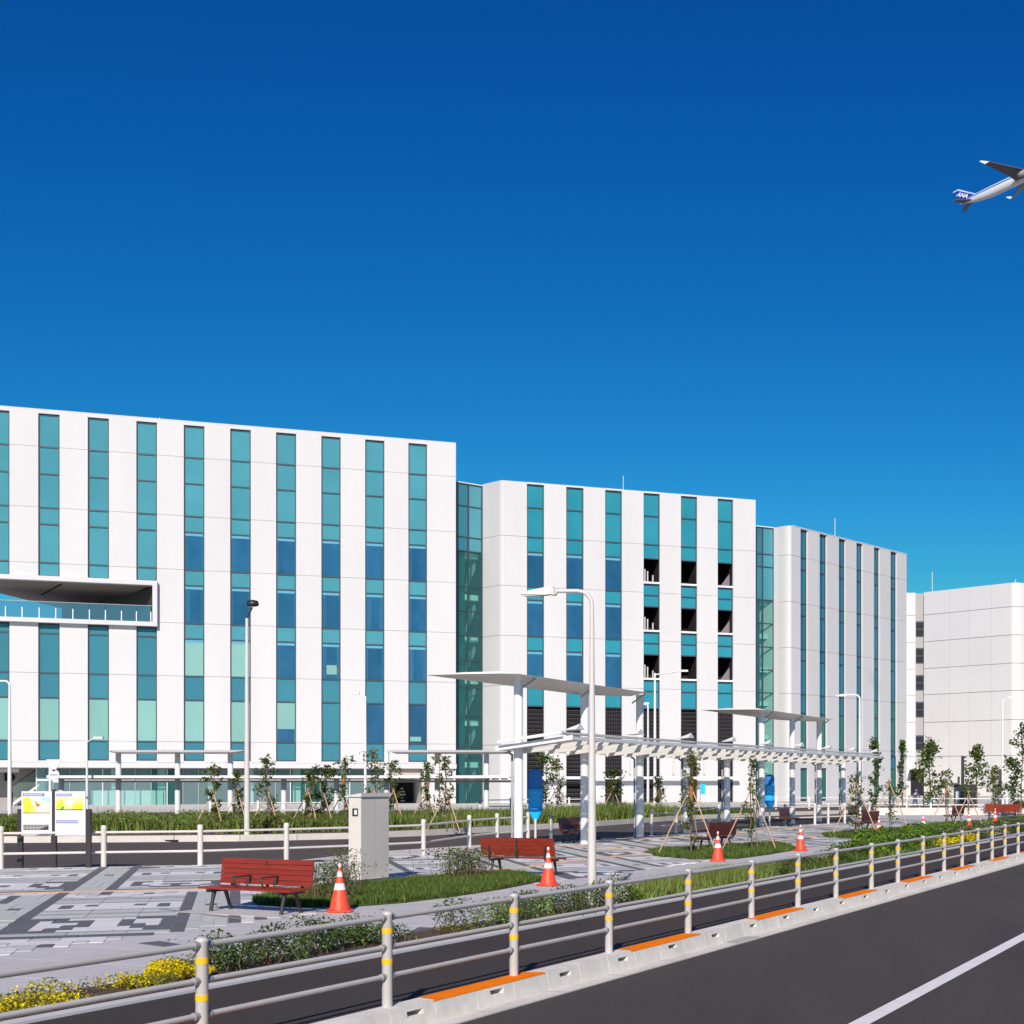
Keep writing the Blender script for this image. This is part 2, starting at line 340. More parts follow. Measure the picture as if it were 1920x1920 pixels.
off_u = -.84; off_v = 21.14-24*cellv
gu = np.arange(ui0, ui1); gv = np.arange(vi0, vi1)
UU, VV = np.meshgrid(off_u+(gu+.5)*cellu, off_v+(gv-vi0+.5)*cellv)
XX = UU*E2[0]+VV*E1[0]; YY = UU*E2[1]+VV*E1[1]
ok = (XX*NN[0]+YY*NN[1] < border_n-.12)
pts = np.stack([XX.ravel(), YY.ravel()], 1); ok &= in_poly(pts, PLZ).reshape(ok.shape)
for k in ISL:
    c = np.array(ISL[k]); ok &= ~in_poly(pts, ISL[k]).reshape(ok.shape)
ok &= (XX > -16.5+0*XX) & (YY > 14)
def tcell(i, j): return tile_cols(int(gu[i]), int(gv[j])-vi0)
runs = []
for j in range(len(gv)):
    i = 0
    while i < len(gu):
        if not ok[j, i]: i += 1; continue
        c = tcell(i, j); k = i
        mx = 4 if c in (0, 1, 2) else 3
        while k+1 < len(gu) and ok[j, k+1] and tcell(k+1, j) == c and k-i+1 < mx and YY[j, i] < 60: k += 1
        if YY[j, i] >= 60:
            while k+1 < len(gu) and ok[j, k+1] and tcell(k+1, j) == c and k-i < 8: k += 1
        runs.append((off_u+gu[i]*cellu, off_u+(gu[k]+1)*cellu, off_v+(gv[j]-vi0)*cellv, off_v+(gv[j]-vi0+1)*cellv, c)); i = k+1
def tile_xy(r): return UV((r[0]+r[1])/2, (r[2]+r[3])/2)
def tile_px(r):
    x, y, _ = tile_xy(r); px = CX+F*x/y; py = HZ+F*H/y
    return 0 <= px <= 1920 and py < 1920, y
vis = [r for r in runs if tile_px(r)[0]]
vis.sort(key=lambda r: tile_px(r)[1]-(r[1]-r[0])*3)
near_t, rest = vis[:300], vis[300:]
TH = .006
tile_mesh = {}
for r in near_t:
    w, h = r[1]-r[0], r[3]-r[2]; key = (round(w, 3), round(h, 3), r[4])
    if key not in tile_mesh:
        g = .006; tile_mesh[key] = MB().box(-w/2+g, -h/2+g, .001, w/2-g, h/2-g, .001+TH).mesh('paving_tile', TM[r[4]])
    x, y, _ = tile_xy(r); link_mesh('paving_tile', tile_mesh[key], pav, (x, y, 0), -math.atan2(E1[0], E1[1]))
b = MB(); b.cur = 3
for j in range(0, 175):                        # thin dark courses between the motifs
    if (j % 24) in (1, 7, 9, 11, 15, 17, 18):
        v = off_v+j*cellv
        for i in range(len(gu)-1):
            if ok[min(j, len(gv)-1), i] and ok[min(j, len(gv)-1), i+1] and ((i+gu[0]-(4 if j >= 45 else 0)) % 16) > 4:
                u = off_u+gu[i]*cellu; b.cur = 4; b.quad(UV(u, v-.03, .0095), UV(u+cellu, v-.03, .0095), UV(u+cellu, v+.03, .0095), UV(u, v+.03, .0095))
for r in rest:
    b.cur = r[4]; g = .006
    c = [UV(r[0]+g, r[2]+g, .001+TH), UV(r[1]-g, r[2]+g, .001+TH), UV(r[1]-g, r[3]-g, .001+TH), UV(r[0]+g, r[3]-g, .001+TH)]
    b.quad(*c)
    if r[2] < 40: b.quad(c[1], c[0], (c[0][0], c[0][1], 0), (c[1][0], c[1][1], 0))
o = b.build('paving_tiles', TM, pav); o['kind'] = 'stuff'
# dark lozenge tiles and joints in the plain border
for q in [[(757, 1755), (812, 1749), (837, 1741), (785, 1739)], [(735, 1765), (790, 1757), (826, 1752), (772, 1767)], [(258, 1769), (300, 1765), (345, 1772), (318, 1777)]]:
    p4 = ccw([P(*a) for a in q]); MB().prism(p4, .001, .006).build('dark_paving_slab', t_dark, pav)
for q in [[(790, 1716), (990, 1726)], [(455, 1724), (300, 1705)]]:
    a, c = [np.array(P(*w)) for w in q]; d = (c-a)/np.linalg.norm(c-a); nn = np.array((-d[1], d[0]))*.05
    MB().prism(ccw([tuple(a-nn), tuple(c-nn), tuple(c+nn), tuple(a+nn)]), .001, .0095).build('paving_joint', t_mid, pav)
# plain bench pad inside the border (pale triangle under the near bench)
MB().prism(ccw([P(*a) for a in [(330, 1711), (470, 1694), (620, 1703), (526, 1722)]]), .001, .012).build('bench_slab', t_light, pav)
# granite setts of the border: long joints every 1.2 m
gj = MB()
for i in range(70):
    t = 8+i*1.2; gj.box(t, border_n+.02, .0005, t+.012, -10.95, .0022, lambda t, n, z: TN(t, n, z))
for nn_ in (-13.1, -12.05): gj.box(5, nn_, .0006, 90, nn_+.012, .0021, lambda t, n, z: TN(t, n, z))
o = gj.build('border_joint', t_light, pav); o['kind'] = 'stuff'
# tactile guide line
tac = [UV(-9, 29.15)[:2], UV(-.5, 29.3)[:2], P(730, 1650.5), P(900, 1632.5), P(1000, 1625), P(1062, 1616), P(1160, 1606), P(1300, 1594.5), P(1420, 1580), P(1540, 1567), P(1620, 1560)]
tac2 = [P(900, 1588), P(1000, 1585), P(1100, 1588), P(1180, 1593), P(1250, 1597)]
tac3 = [P(1130, 1571.5), P(1200, 1573.5), P(1300, 1567), P(1500, 1553)]
def ribbon(name, pts, w, z, m, parent, step=None):
    b = MB(); pts = [np.array(p[:2]) for p in pts]
    for a, c in zip(pts, pts[1:]):
        d = (c-a)/np.linalg.norm(c-a); nn = np.array((-d[1], d[0]))*w/2
        b.hexa([(*(a-nn), z-.004), (*(c-nn), z-.004), (*(c+nn), z-.004), (*(a+nn), z-.004), (*(a-nn), z), (*(c-nn), z), (*(c+nn), z), (*(a+nn), z)])
    return b.build(name, m, parent)
ribbon('tactile_line', tac, .30, .013, tact_m, pav); ribbon('tactile_line', tac2, .25, .0135, tact_m, pav); ribbon('tactile_line', tac3, .25, .0125, tact_m, pav)
MB().prism([(-14.2+.35*math.cos(a*math.pi/6), 34.0+.35*math.sin(a*math.pi/6)) for a in range(12)], .004, .014).build('manhole_cover', t_dark, pav)

# ------------------------------------------------------------------ precast kerb under the near guard rail
kerb = empty('kerb'); kerb['kind'] = 'structure'
def kerb_block(L, slot):
    b = MB()
    def bx(x0, x1, z0, z1, y1=.24):
        f = lambda z: .04*(z+.15)/.20
        b.hexa([(x0, f(z0), z0), (x1, f(z0), z0), (x1, y1, z0), (x0, y1, z0), (x0, f(z1), z1), (x1, f(z1), z1), (x1, y1, z1), (x0, y1, z1)])
    if not slot: bx(0, L, -.15, .05)
    else:
        a, c = L*.36, L*.72
        bx(0, a, -.15, .05); bx(c, L, -.15, .05); bx(a, c, -.15, -.045); bx(a, c, .003, .05)
        b.hexa([(c-.03, .025, -.0451), (c+.001, .025, -.0451), (c+.001, .22, -.0451), (c-.03, .22, -.0451), (c-.001, .036, .0031), (c+.001, .036, .0031), (c+.001, .22, .0031), (c-.001, .22, .0031)])
    return b
LB = .69; NK = -7.33
kb_s = kerb_block(LB-.008, True).mesh('kerb_block', conc); kb_p = kerb_block(LB-.008, False).mesh('kerb_block', conc)
K0 = 10.75-LB*14
for i in range(130):
    t = K0+i*LB; x, y, _ = TN(t, NK, 0)
    link_mesh('kerb_block', kb_s if i % 2 == 0 else kb_p, kerb, (x, y, 0), GROT)
MB().box(-5, NK-.03, -.18, 95, NK+.215, -.138, lambda t, n, z: TN(t, n, z)).build('gutter', mat('gutter_concrete', (.68, .645, .60), .85, var=.1, scale=2.2, stretch=(1, .25, 1, ga), var2=(.06, 9)), kerb)
gj = MB()
for i in range(60): t = 1+i*1.38; gj.box(t, NK, -.1395, t+.015, NK+.21, -.1365, lambda t, n, z: TN(t, n, z))
gj.build('gutter_joint', t_mid, kerb)['kind'] = 'stuff'
for i in range(-1, 12):
    t = 11.41+i*4.07; x, y, _ = TN(t, NK, 0)
    b = MB(); b.add([(0, .0335, .036), (2.06, .0335, .036), (2.04, .038, .0545), (.02, .038, .0545), (.10, .243, .0545), (1.96, .243, .0545)], [(0, 1, 2, 3), (3, 2, 5, 4)])
    b.build('orange_kerb_paint', orange, kerb, (x, y, 0), GROT)
# steel grating set in the gutter
gt = MB()
for i in range(16): gt.box(18.2+i*.055, NK+.01, -.138, 18.2+i*.055+.03, NK+.2, -.130, lambda t, n, z: TN(t, n, z))
gt.build('gutter_grating', galv, kerb)

# ------------------------------------------------------------------ near guard rail
PT = [4.3, 6.2, 8.22, 10.38, 12.43, 14.45, 16.6, 18.75, 20.66, 22.5, 24.5, 26.21, 28.05, 29.78, 31.42, 33.0, 34.57, 36.1, 37.8, 39.5, 41.2, 42.9, 44.6, 46.3, 48, 50, 52, 54, 56, 58, 60]
gr = empty('guard_rail', (0, 0, 0), 0, 'long pale steel guard rail with three pipes and yellow-banded posts beside the road', 'guard rail')
NR = -7.52; PT = [t*1.054 for t in PT]; ZP = .048
def rail_post_mesh():
    b = MB(); b.lathe([(.045, 0), (.045, .785), (.048, .79), (.048, .81), (.028, .825)], 14); return b.mesh('post', rail_m)
pm = rail_post_mesh(); band = MB().lathe([(.0468, 0), (.0468, .045)], 14).mesh('yellow_band', yellow_p)
colr = MB(); colr.tube([(-.09, 0, 0), (-.045, 0, 0)], .030, 8); colr.tube([(.045, 0, 0), (.09, 0, 0)], .030, 8); colr = colr.mesh('rail_collar', galv)
ZR = [ZP+.77, ZP+.515, ZP+.265]
for t in PT:
    x, y, _ = TN(t, NR); p = link_mesh('post', pm, gr, (x, y, ZP), GROT)
    for zb in (.655, .39):
        link_mesh('yellow_band', band, p, (0, 0, zb-.02))
    if t < 40:
        for z in ZR: link_mesh('rail_collar', colr, p, (0, 0, z-ZP))['kind'] = 'stuff'
for a, c in zip(PT, PT[1:]):
    for k, z in enumerate(ZR):
        off = 0
        MB().tube([TN(a+.05, NR+off, z), TN(c-.05, NR+off, z)], .0245 if k == 0 else .021, 10).build('rail', rail_m, gr)

# ------------------------------------------------------------------ fence beside the far road
ff = empty('roadside_fence', (0, 0, 0), 0, 'low cream two-rail fence with round posts along the far side of the plaza', 'fence')
fp = [UV(-7.2, 37.55)[:2], UV(-5.03, 37.55)[:2], UV(-2.9, 37.55)[:2], UV(-.82, 37.5)[:2], P(537, 1616.5), P(668, 1610.5), P(794, 1603.5), P(880, 1588.5), P(932, 1582), P(990, 1577.5)]
fpost = MB().lathe([(.062, 0), (.062, .85), (.066, .86), (.066, .93), (.05, .96)], 12).mesh('post', rail_w)
for q in fp: link_mesh('post', fpost, ff, (q[0], q[1], 0))
for a, c in zip(fp, fp[1:]):
    for z in (.80, .34): MB().tube([(a[0], a[1], z), (c[0], c[1], z)], .03, 8).build('rail', rail_w, ff)
ff2 = empty('roadside_fence', (0, 0, 0), 0, 'shaded two-rail fence running behind the long white bus stop canopy', 'fence')
fp = [P(1222, 1566.5), P(1268, 1564), P(1348, 1551), P(1415, 1549), P(1472, 1548.5), P(1528, 1546.5), P(1553, 1545), P(1584, 1544), P(1630, 1540)]
for q in fp: link_mesh('post', fpost, ff2, (q[0], q[1], 0))
for a, c in zip(fp, fp[1:]):
    for z in (.80, .34): MB().tube([(a[0], a[1], z), (c[0], c[1], z)], .03, 8).build('rail', rail_w, ff2)

# ------------------------------------------------------------------ facades
class Fac:
    def __init__(s, xa, ya, xb, yb):
        s.a = np.array((xa, ya)); d = np.array((xb, yb))-s.a; s.L = float(np.linalg.norm(d)); s.d = d/s.L; s.n = np.array((-s.d[1], s.d[0]))  # n points into the building
    def u(s, px):
        k = (px-CX)/F; return float((k*s.a[1]-s.a[0])/(s.d[0]-k*s.d[1]))
    def Y(s, px): u = s.u(px); return float(s.a[1]+s.d[1]*u)
    def z(s, px, py): return H+(HZ-py)*s.Y(px)/F
    def w(s, u, d, z): p = s.a+s.d*u+s.n*d; return (float(p[0]), float(p[1]), z)
    @property
    def rz(s): return math.atan2(s.d[1], s.d[0])
_pm = {}
def fbox(fac, name, u0, u1, z0, z1, d0, d1, m, parent, shared=True):
    """box on a facade; mesh shared between alike pieces"""
    key = (name, round(u1-u0, 2), round(z1-z0, 2), round(d1-d0, 3), m.name)
    if key not in _pm: _pm[key] = MB().box(0, 0, 0, u1-u0, d1-d0, z1-z0).mesh(name, m)
    return link_mesh(name, _pm[key], parent, fac.w(u0, d0, z0), fac.rz)
def panels(fac, name, us, zs, m, parent, g=.011, d0=0, d1=.22):
    for (u0, u1) in us:
        for z0, z1 in zip(zs[1:], zs): fbox(fac, name, u0+g, u1-g, z0+g, z1-g, d0, d1, m, parent)
def window(fac, u0, u1, zs, mats, parent, jamb=.07, bar=.11, rec=.14, name='window', sill=None):
    """one tall window: frame mesh with jambs and transoms, one pane child per opening; zs from top to bottom"""
    b = MB(); W = u1-u0; top, bot = zs[0], zs[-1]; Hh = top-bot
    b.box(0, 0, 0, jamb, .12, Hh); b.box(W-jamb, 0, 0, W, .12, Hh)
    for i, z in enumerate(zs):
        hh = bar if 0 < i < len(zs)-1 else bar*.9
        zz = z-bot; lo = max(0, zz-hh/2); hi = min(Hh, zz+hh/2)
        if i == 0: lo, hi = Hh-hh*1.3, Hh
        if i == len(zs)-1: lo, hi = 0, hh
        b.box(jamb, .002, lo, W-jamb, .118, hi)
    fr = b.build(name, frame_m, parent, fac.w(u0, rec, bot), fac.rz)
    for i, (za, zb) in enumerate(zip(zs, zs[1:])):
        m = mats[i]
        if m is None: continue
        key = ('pane', round(W, 2), round(za-zb, 2), m.name)
        if key not in _pm: _pm[key] = MB().box(jamb*.5, 0, 0, W-jamb*.5, .02, za-zb).mesh('pane', m)
        link_mesh('pane', _pm[key], fr, (0, .06, zb-bot))
    return fr
def blind(fr_parent, fac, u0, u1, z0, z1, m, rec=.185, name='blind'):
    return fbox(fac, name, u0, u1, z0, z1, rec, rec+.012, m, fr_parent)

# ---- building A ----------------------------------------------------
YA0, YA1 = 112.5, 124.9
FA = Fac(PX(0, YA0), YA0, PX(855, YA1), YA1)
A = empty('office_building', (0, 0, 0), 0, 'large white office building with teal window strips and a recessed balcony, nearest on the left', 'building')
TA = FA.z(365, 791.5)
jys = [858, 968, 1069, 1169, 1268, 1391, 1430]
zJ = [FA.z(365, y) for y in jys]
uL = -4.62; uR = FA.u(855)
colsA = [(-115, -78), (-20, 17.5), (72, 111.5), (165, 204), (256, 294), (345, 383), (432, 470), (518, 555), (603, 638.5), (685, 720.5), (766, 800.5)]
colU = [(FA.u(a), FA.u(c)) for a, c in colsA]
colU[0] = (colU[1][0]-(colU[2][0]-colU[1][0]), colU[1][0]-(colU[2][0]-colU[1][0])+1.55)
if colU[0][0] < uL+.4: colU = colU[1:]; colsA = colsA[1:]; 
strips = []
prev = uL
for a, c in colU: strips.append((prev, a)); prev = c
strips.append((prev, uR))
zTopW = FA.z(365, 798)
# balcony recess
zc, zf = 17.15, 14.30; zfo, zco = 13.97, 17.50
uB1 = FA.u(286); uB1o = FA.u(295)
zsAll = [TA]+zJ
for (u0, u1) in strips:
    if u0 > uB1-1.5:
        panels(FA, 'wall_panel', [(u0, u1)], zsAll, white, A)
    else:
        up = [z for z in zsAll if z > zco+.1]+[zco]; lo = [zfo]+[z for z in zsAll if z < zfo-.1]
        panels(FA, 'wall_panel', [(u0, u1)], up, white, A); panels(FA, 'wall_panel', [(u0, u1)], lo, white, A)
w0 = [zTopW]+[FA.z(365, y) for y in (858, 907, 968, 998, 1069, 1098, 1169, 1198, 1268, 1313, 1391, 1427)]
def zz(y): return FA.z(365, y)
for i, (a, c) in enumerate(colU):
    px = colsA[i][0]
    fbox(FA, 'lintel', a-.012, c+.012, zTopW, TA, .0, .3, white, A); fbox(FA, 'sill_panel', a-.01, c+.01, zJ[-1], w0[-1]-.0, .02, .3, white, A)
    if px < 300:
        window(FA, a, c, [w0[0], w0[1], w0[2], w0[3], w0[4], w0[5]+.05, zco+.02], [teal]*6, A)
        window(FA, a, c, [zfo-.02, zz(1196), w0[9], w0[10], w0[11], w0[12]], [teal_d, teal_d, teal_d, pale_g, teal_d], A)
    else:
        lo = {0: pale_g}
        k = i-[j for j in range(len(colsA)) if colsA[j][0] > 300][0]     # 0..5
        ms = [teal, teal, teal, teal, blue_g, teal, blue_g, teal, blue_g if k > 1 else pale_g, teal_d, pale_g if k < 3 else (blue_g if k > 3 else teal_d), teal_d]
        fr = window(FA, a, c, w0, ms, A)
        for z in (w0[4], w0[6]) + ((w0[8],)): blind(A, FA, a+.09, c-.09, z-.28, z-.08, blue_strip, name='blind_head')
        for z_a, z_b in ((w0[4], w0[5]), (w0[6], w0[7]), (w0[8], w0[9])):
            if ms[w0.index(z_a)] is blue_g:
                q_ = random.random()*.35+.12; blind(A, FA, a+.08, a+.08+q_, z_b+.08, z_a-.3, curtain_m, name='curtain')
                if random.random() < .6: blind(A, FA, c-.08-q_*.6, c-.08, z_b+.08, z_a-.3, curtain_m, name='curtain')
        if k == 2: blind(A, FA, a+.1, c-.1, w0[11]+.06, w0[11]+1.1, blue_g)
        if k == 3: blind(A, FA, a+.35, c-.1, zz(1258), zz(1240), pale_g)
        if k == 5: blind(A, FA, a+.15, c-.45, zz(1386), zz(1377), pale_g)
fbox(FA, 'parapet_cap', uL, uR, TA-.012, TA+.06, -.01, .5, white, A)
fbox(FA, 'base_trim', uL, uR, zJ[-1]-.42, zJ[-1]-.01, -.25, .6, white, A)
# body of the building: below, above and beside the recess
def bodypoly(pts, z0, z1, m=body_m, parent=A, name='wall'): return MB().prism(pts, z0, z1).build(name, m, parent)
XL = -62.2
fl = FA.w(uL+.02, .23, 0)[:2]; frr = FA.w(uR-.02, .23, 0)[:2]; XLc = fl[0]
bk = [(XLc+21, 150.0), (XLc, 150.0)]
bk = [FA.w(uR-.02, 24, 0)[:2], (XLc, FA.w(uL, 34, 0)[1])]
zb0 = zJ[-1]-.4
bodypoly([fl, frr]+bk, zb0, zf-.02, body_m); bodypoly([fl, frr]+bk, zc+.02, TA-.05, body_m)
r1 = FA.w(uB1, .23, 0)[:2]; c1 = (PX(190, 127.4), 127.4); c2 = (PX(116, 131.7), 131.7)
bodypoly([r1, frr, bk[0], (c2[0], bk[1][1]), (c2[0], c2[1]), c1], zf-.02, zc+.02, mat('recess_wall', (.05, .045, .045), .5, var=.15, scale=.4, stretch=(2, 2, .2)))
MB().prism([fl, frr]+[FA.w(uR-.02, 17, 0)[:2], (XLc, FA.w(uL, 17, 0)[1])], zc-.01, zc+.015).build('balcony_soffit', soffit_m, A) if False else None
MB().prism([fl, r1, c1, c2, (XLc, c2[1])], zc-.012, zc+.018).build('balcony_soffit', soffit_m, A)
MB().prism([fl, r1, c1, c2, (XLc, c2[1])], zf-.018, zf+.012).build('balcony_floor', conc_l, A)
for q in [((FA.u(114)), 1.0, FA.u(58), 9.0), (FA.u(283)-.2, .8, FA.u(230), 8.0)]:
    p0 = FA.w(q[0], q[1], 0); p1 = FA.w(q[2], q[3], 0)
    MB().tube([(p0[0], p0[1], zc-.03), (p1[0], p1[1], zc-.03)], .07, 6).build('soffit_channel', dark, A)
# balcony frame, proud of the facade
bf = MB(); fw = lambda u, d, z: FA.w(u, d, z)
bf.box(uL-.3, -.5, zc, uB1o, .25, zco, fw); bf.box(uL-.3, -.5, zfo, uB1o, .25, zf, fw); bf.box(uB1, -.5, zf, uB1o, .25, zc, fw)
fr = bf.build('balcony_frame', white, A)
zt = zf+1.25
ppx = [11, 42, 74, 105, 137, 168, 198, 228, 256, 283]
pu = [FA.u(p) for p in ppx]; pu = [pu[0]-(pu[1]-pu[0])*k for k in (5, 4, 3, 2, 1) if pu[0]-(pu[1]-pu[0])*k > uL]+pu
for u in pu: fbox(FA, 'balustrade_post', u-.035, u+.035, zf, zf+.8, -.25, -.19, wmetal, A)
for a, c in zip(pu, pu[1:]): fbox(FA, 'glass_panel', a+.01, c-.01, zf+.02, zt, -.18, -.165, balu_m, A)
fbox(FA, 'handrail', uL, uB1-.02, zt, zt+.04, -.2, -.145, galv, A)
# ground floor: recessed lobby behind glass
z0 = .045; zt_ = zJ[-1]-.43
lob0, lob1 = FA.u(66), FA.u(735)
fbox(FA, 'lobby_ceiling', FA.u(-30), uR, zt_-.05, zt_-.02, .3, 9, mat('lobby_ceiling', (.5, .5, .5), .8), A)
fbox(FA, 'lobby_back_wall', lob0, lob1, z0, zt_-.06, 7.0, 7.2, mat('lobby_wall', (.27, .27, .27), .8, var=.15, scale=.15), A)
for k, (p0, p1, m_) in enumerate([(70, 96, teal_d), (100, 128, dark), (142, 152, teal_d), (168, 206, dark), (262, 276, teal_d), (282, 304, mat('lobby_screen', (.02, .03, .06), .3)), (345, 356, dark), (440, 452, teal_d), (500, 540, dark), (560, 600, mat('lobby_brown', (.13, .11, .1), .8)), (640, 700, mat('lobby_brown', (.13, .11, .1), .8))]):
    zt2 = zt_-.1 if k not in (3, 5) else FA.z(200, 1470) if k == 3 else FA.z(290, 1484)
    zb2 = z0 if k not in (3, 5, 6) else z0+1.2
    fbox(FA, 'lobby_panel', FA.u(p0), FA.u(p1), zb2, zt2 if k != 6 else z0+2.0, 5.0, 5.3, m_, A)
fbox(FA, 'lobby_counter', FA.u(168), FA.u(305), z0, z0+1.15, 2.0, 3.0, mat('lobby_counter', (.62, .75, .68), .5), A)
fbox(FA, 'lobby_floor', lob0, lob1, z0-.02, z0+.02, .3, 7.0, conc_l, A)
ug = lob0; k = 0
while ug < lob1-.5:
    u2 = min(lob1, ug+1.16)
    fbox(FA, 'mullion', ug-.03, ug+.03, z0, zt_-.06, .95, 1.1, galv if k % 4 else wmetal, A)
    m_ = clear if (k % 9 not in (7, 8)) else tealclear
    fbox(FA, 'lobby_pane', ug+.03, u2-.03, z0+.03, FA.z(300, 1464), 1.0, 1.015, m_, A)
    fbox(FA, 'lobby_pane', ug+.03, u2-.03, FA.z(300, 1461), zt_-.06, 1.0, 1.015, m_, A)
    ug = u2; k += 1
fbox(FA, 'transom', lob0, lob1, FA.z(300, 1464), FA.z(300, 1461), .96, 1.08, wmetal, A)
for p in (70, 214, 302, 398, 470, 560, 650): fbox(FA, 'lobby_column', FA.u(p)-.3, FA.u(p)+.3, z0, zt_-.06, 2.2, 2.8, wmetal, A)
# entrance and blank white wall at its right end
fbox(FA, 'entrance_soffit', lob1, FA.u(790), FA.z(760, 1461), zt_-.06, .3, 4, mat('beige_panel', (.5, .44, .40), .8), A)
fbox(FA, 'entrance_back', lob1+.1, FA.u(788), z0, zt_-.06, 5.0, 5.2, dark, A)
for yv in range(6): fbox(FA, 'door_sign', FA.u(766)+.1*(yv % 2), FA.u(771)+.1*(yv % 3), FA.z(768, 1480+yv*6), FA.z(768, 1478+yv*6), 4.8, 4.9, wmetal, A)
panels(FA, 'wall_panel', [(FA.u(791), uR)], [zt_+.42, z0], white, A)
bodypoly([FA.w(FA.u(792), .24, 0)[:2], FA.w(uR-.02, .24, 0)[:2], FA.w(uR-.02, 24, 0)[:2], FA.w(FA.u(792), 24, 0)[:2]], z0, zb0, body_m)
bodypoly([FA.w(uL, 7.3, 0)[:2], FA.w(FA.u(792)-.02, 7.3, 0)[:2], FA.w(FA.u(792)-.02, 24, 0)[:2], FA.w(uL, 24, 0)[:2]], z0, zb0-.01, grey_wall)
# left: stone wall with dark letters, slanted stair with glass balustrade
fbox(FA, 'stone_wall', uL, FA.u(64), z0, zt_-.08, 3.5, 3.7, grey_wall, A)
fbox(FA, 'overhead_duct', uL, FA.u(32), FA.z(10, 1448), FA.z(10, 1441), 1.2, 1.8, gmetal, A)
fbox(FA, 'doorway', FA.u(7), FA.u(15), z0, FA.z(10, 1487), 3.44, 3.5, dark, A)
st = MB(); ua, ub = FA.u(20), FA.u(86)
zA0, zA1 = z0, FA.z(86, 1462)
st.add([FA.w(ua, 1.6, zA0), FA.w(ub, 1.6, zA1), FA.w(ub, 1.6, zA1+.18), FA.w(ua, 1.6, zA0+.25), FA.w(ua, 3.2, zA0), FA.w(ub, 3.2, zA1), FA.w(ub, 3.2, zA1+.18), FA.w(ua, 3.2, zA0+.25)], [(0, 1, 2, 3), (7, 6, 5, 4), (3, 2, 6, 7), (1, 0, 4, 5)])
st.build('stair_stringer', wmetal, A)
gl = MB(); gl.add([FA.w(ua, 1.55, zA0+.3), FA.w(ub, 1.55, zA1+.2), FA.w(ub, 1.55, zA1+1.3), FA.w(ua, 1.55, zA0+1.55)], [(0, 1, 2, 3)]); gl.build('stair_glass', mat('stair_glass', (.2, .27, .25), .05, alpha=.35, trans=(.7, .8, .76)), A)
MB().tube([FA.w(ua, 1.5, zA0+1.58), FA.w(ub, 1.5, zA1+1.33)], .04, 6).build('stair_handrail', dkmetal, A)
fbox(FA, 'glass_return', FA.u(69), FA.u(84), z0, zt_-.08, 1.2, 1.25, tealclear, A)
def text_mesh(name, cu):
    t = bpy.data.objects.new('tmp', cu); COL.objects.link(t); bpy.context.view_layer.update()
    me = bpy.data.meshes.new_from_object(t.evaluated_get(bpy.context.evaluated_depsgraph_get())); bpy.data.objects.remove(t)
    o = bpy.data.objects.new(name, me); COL.objects.link(o); return o
def text(s, size, loc, rot, m, parent, name='lettering', ext=.01, bold=0.0):
    cu = bpy.data.curves.new(name, 'FONT'); cu.body = s; cu.size = size; cu.extrude = ext; cu.offset = bold; cu.materials.append(m)
    o = text_mesh(name, cu); o.location = loc; o.rotation_euler = rot; o.parent = parent; return o
text('Ib', 1.0, FA.w(FA.u(-2), 3.42, FA.z(5, 1463)), (R(90), 0, FA.rz), dark, A, bold=.05)
fbox(FA, 'rooftop_lamp', FA.u(298), FA.u(299.3), TA+.06, TA+.35, 1, 1.1, wmetal, A)

# ---- building B ----------------------------------------------------
YB0, YB1 = 126.0, 134.9
FB = Fac(PX(940, YB0), YB0, PX(1417, YB1), YB1)
B = empty('office_building', (0, 0, 0), 0, 'middle white office block with six window strips, open black bays and a rounded left corner', 'building')
TB = H+25.34; zB = lambda y: FB.z(1000, y)
jB = [zB(y) for y in (1007, 1100, 1193, 1286, 1397)]+[z0]
colsB = [(988, 1020), (1062, 1094), (1135, 1166), (1207, 1237), (1277, 1307), (1346, 1374.5)]
cuB = [(FB.u(a), FB.u(c)) for a, c in colsB]; uRB = FB.u(1417)
# rounded corner: plan curve from the link to the facade
def corner_plan(p0, p1, p2, k=6, r=.35):
    """p0 -> p1 (corner) -> p2 with a rounded p1"""
    p0, p1, p2 = map(np.array, (p0, p1, p2)); a = p1+(p0-p1)*r; c = p1+(p2-p1)*r*.5; out = [p0]
    for i in range(k+1): t = i/k; out.append((1-t)**2*a+2*t*(1-t)*p1+t*t*c)
    out.append(p2); return out
def curved_panels(plan, zs, m, parent, g=.014, name='wall_panel', th=.2):
    for zt2, zb2 in zip(zs, zs[1:]):
        b = MB(); b.sm = False
        for a, c in zip(plan, plan[1:]):
            d = (c-a)/np.linalg.norm(c-a); n_ = np.array((-d[1], d[0]))*th
            b.hexa([(*a, zb2+g), (*c, zb2+g), (*(c+n_), zb2+g), (*(a+n_), zb2+g), (*a, zt2-g), (*c, zt2-g), (*(c+n_), zt2-g), (*(a+n_), zt2-g)])
        b.build(name, m, parent)
pB0 = (PX(905, 127.8), 127.8)
planB = corner_plan(pB0, tuple(FB.a), FB.w(cuB[0][0], 0, 0)[:2], r=.14)
zsB = [TB]+jB
curved_panels(planB, zsB, white, B)
prev = cuB[0][1]
for (a, c) in cuB[1:]+[(uRB, 0)]: panels(FB, 'wall_panel', [(prev, a)], zsB, white, B); prev = c
wB = [zB(y) for y in (908, 951.7, 1007, 1035, 1100, 1125, 1193, 1220, 1286, 1325, 1376)]
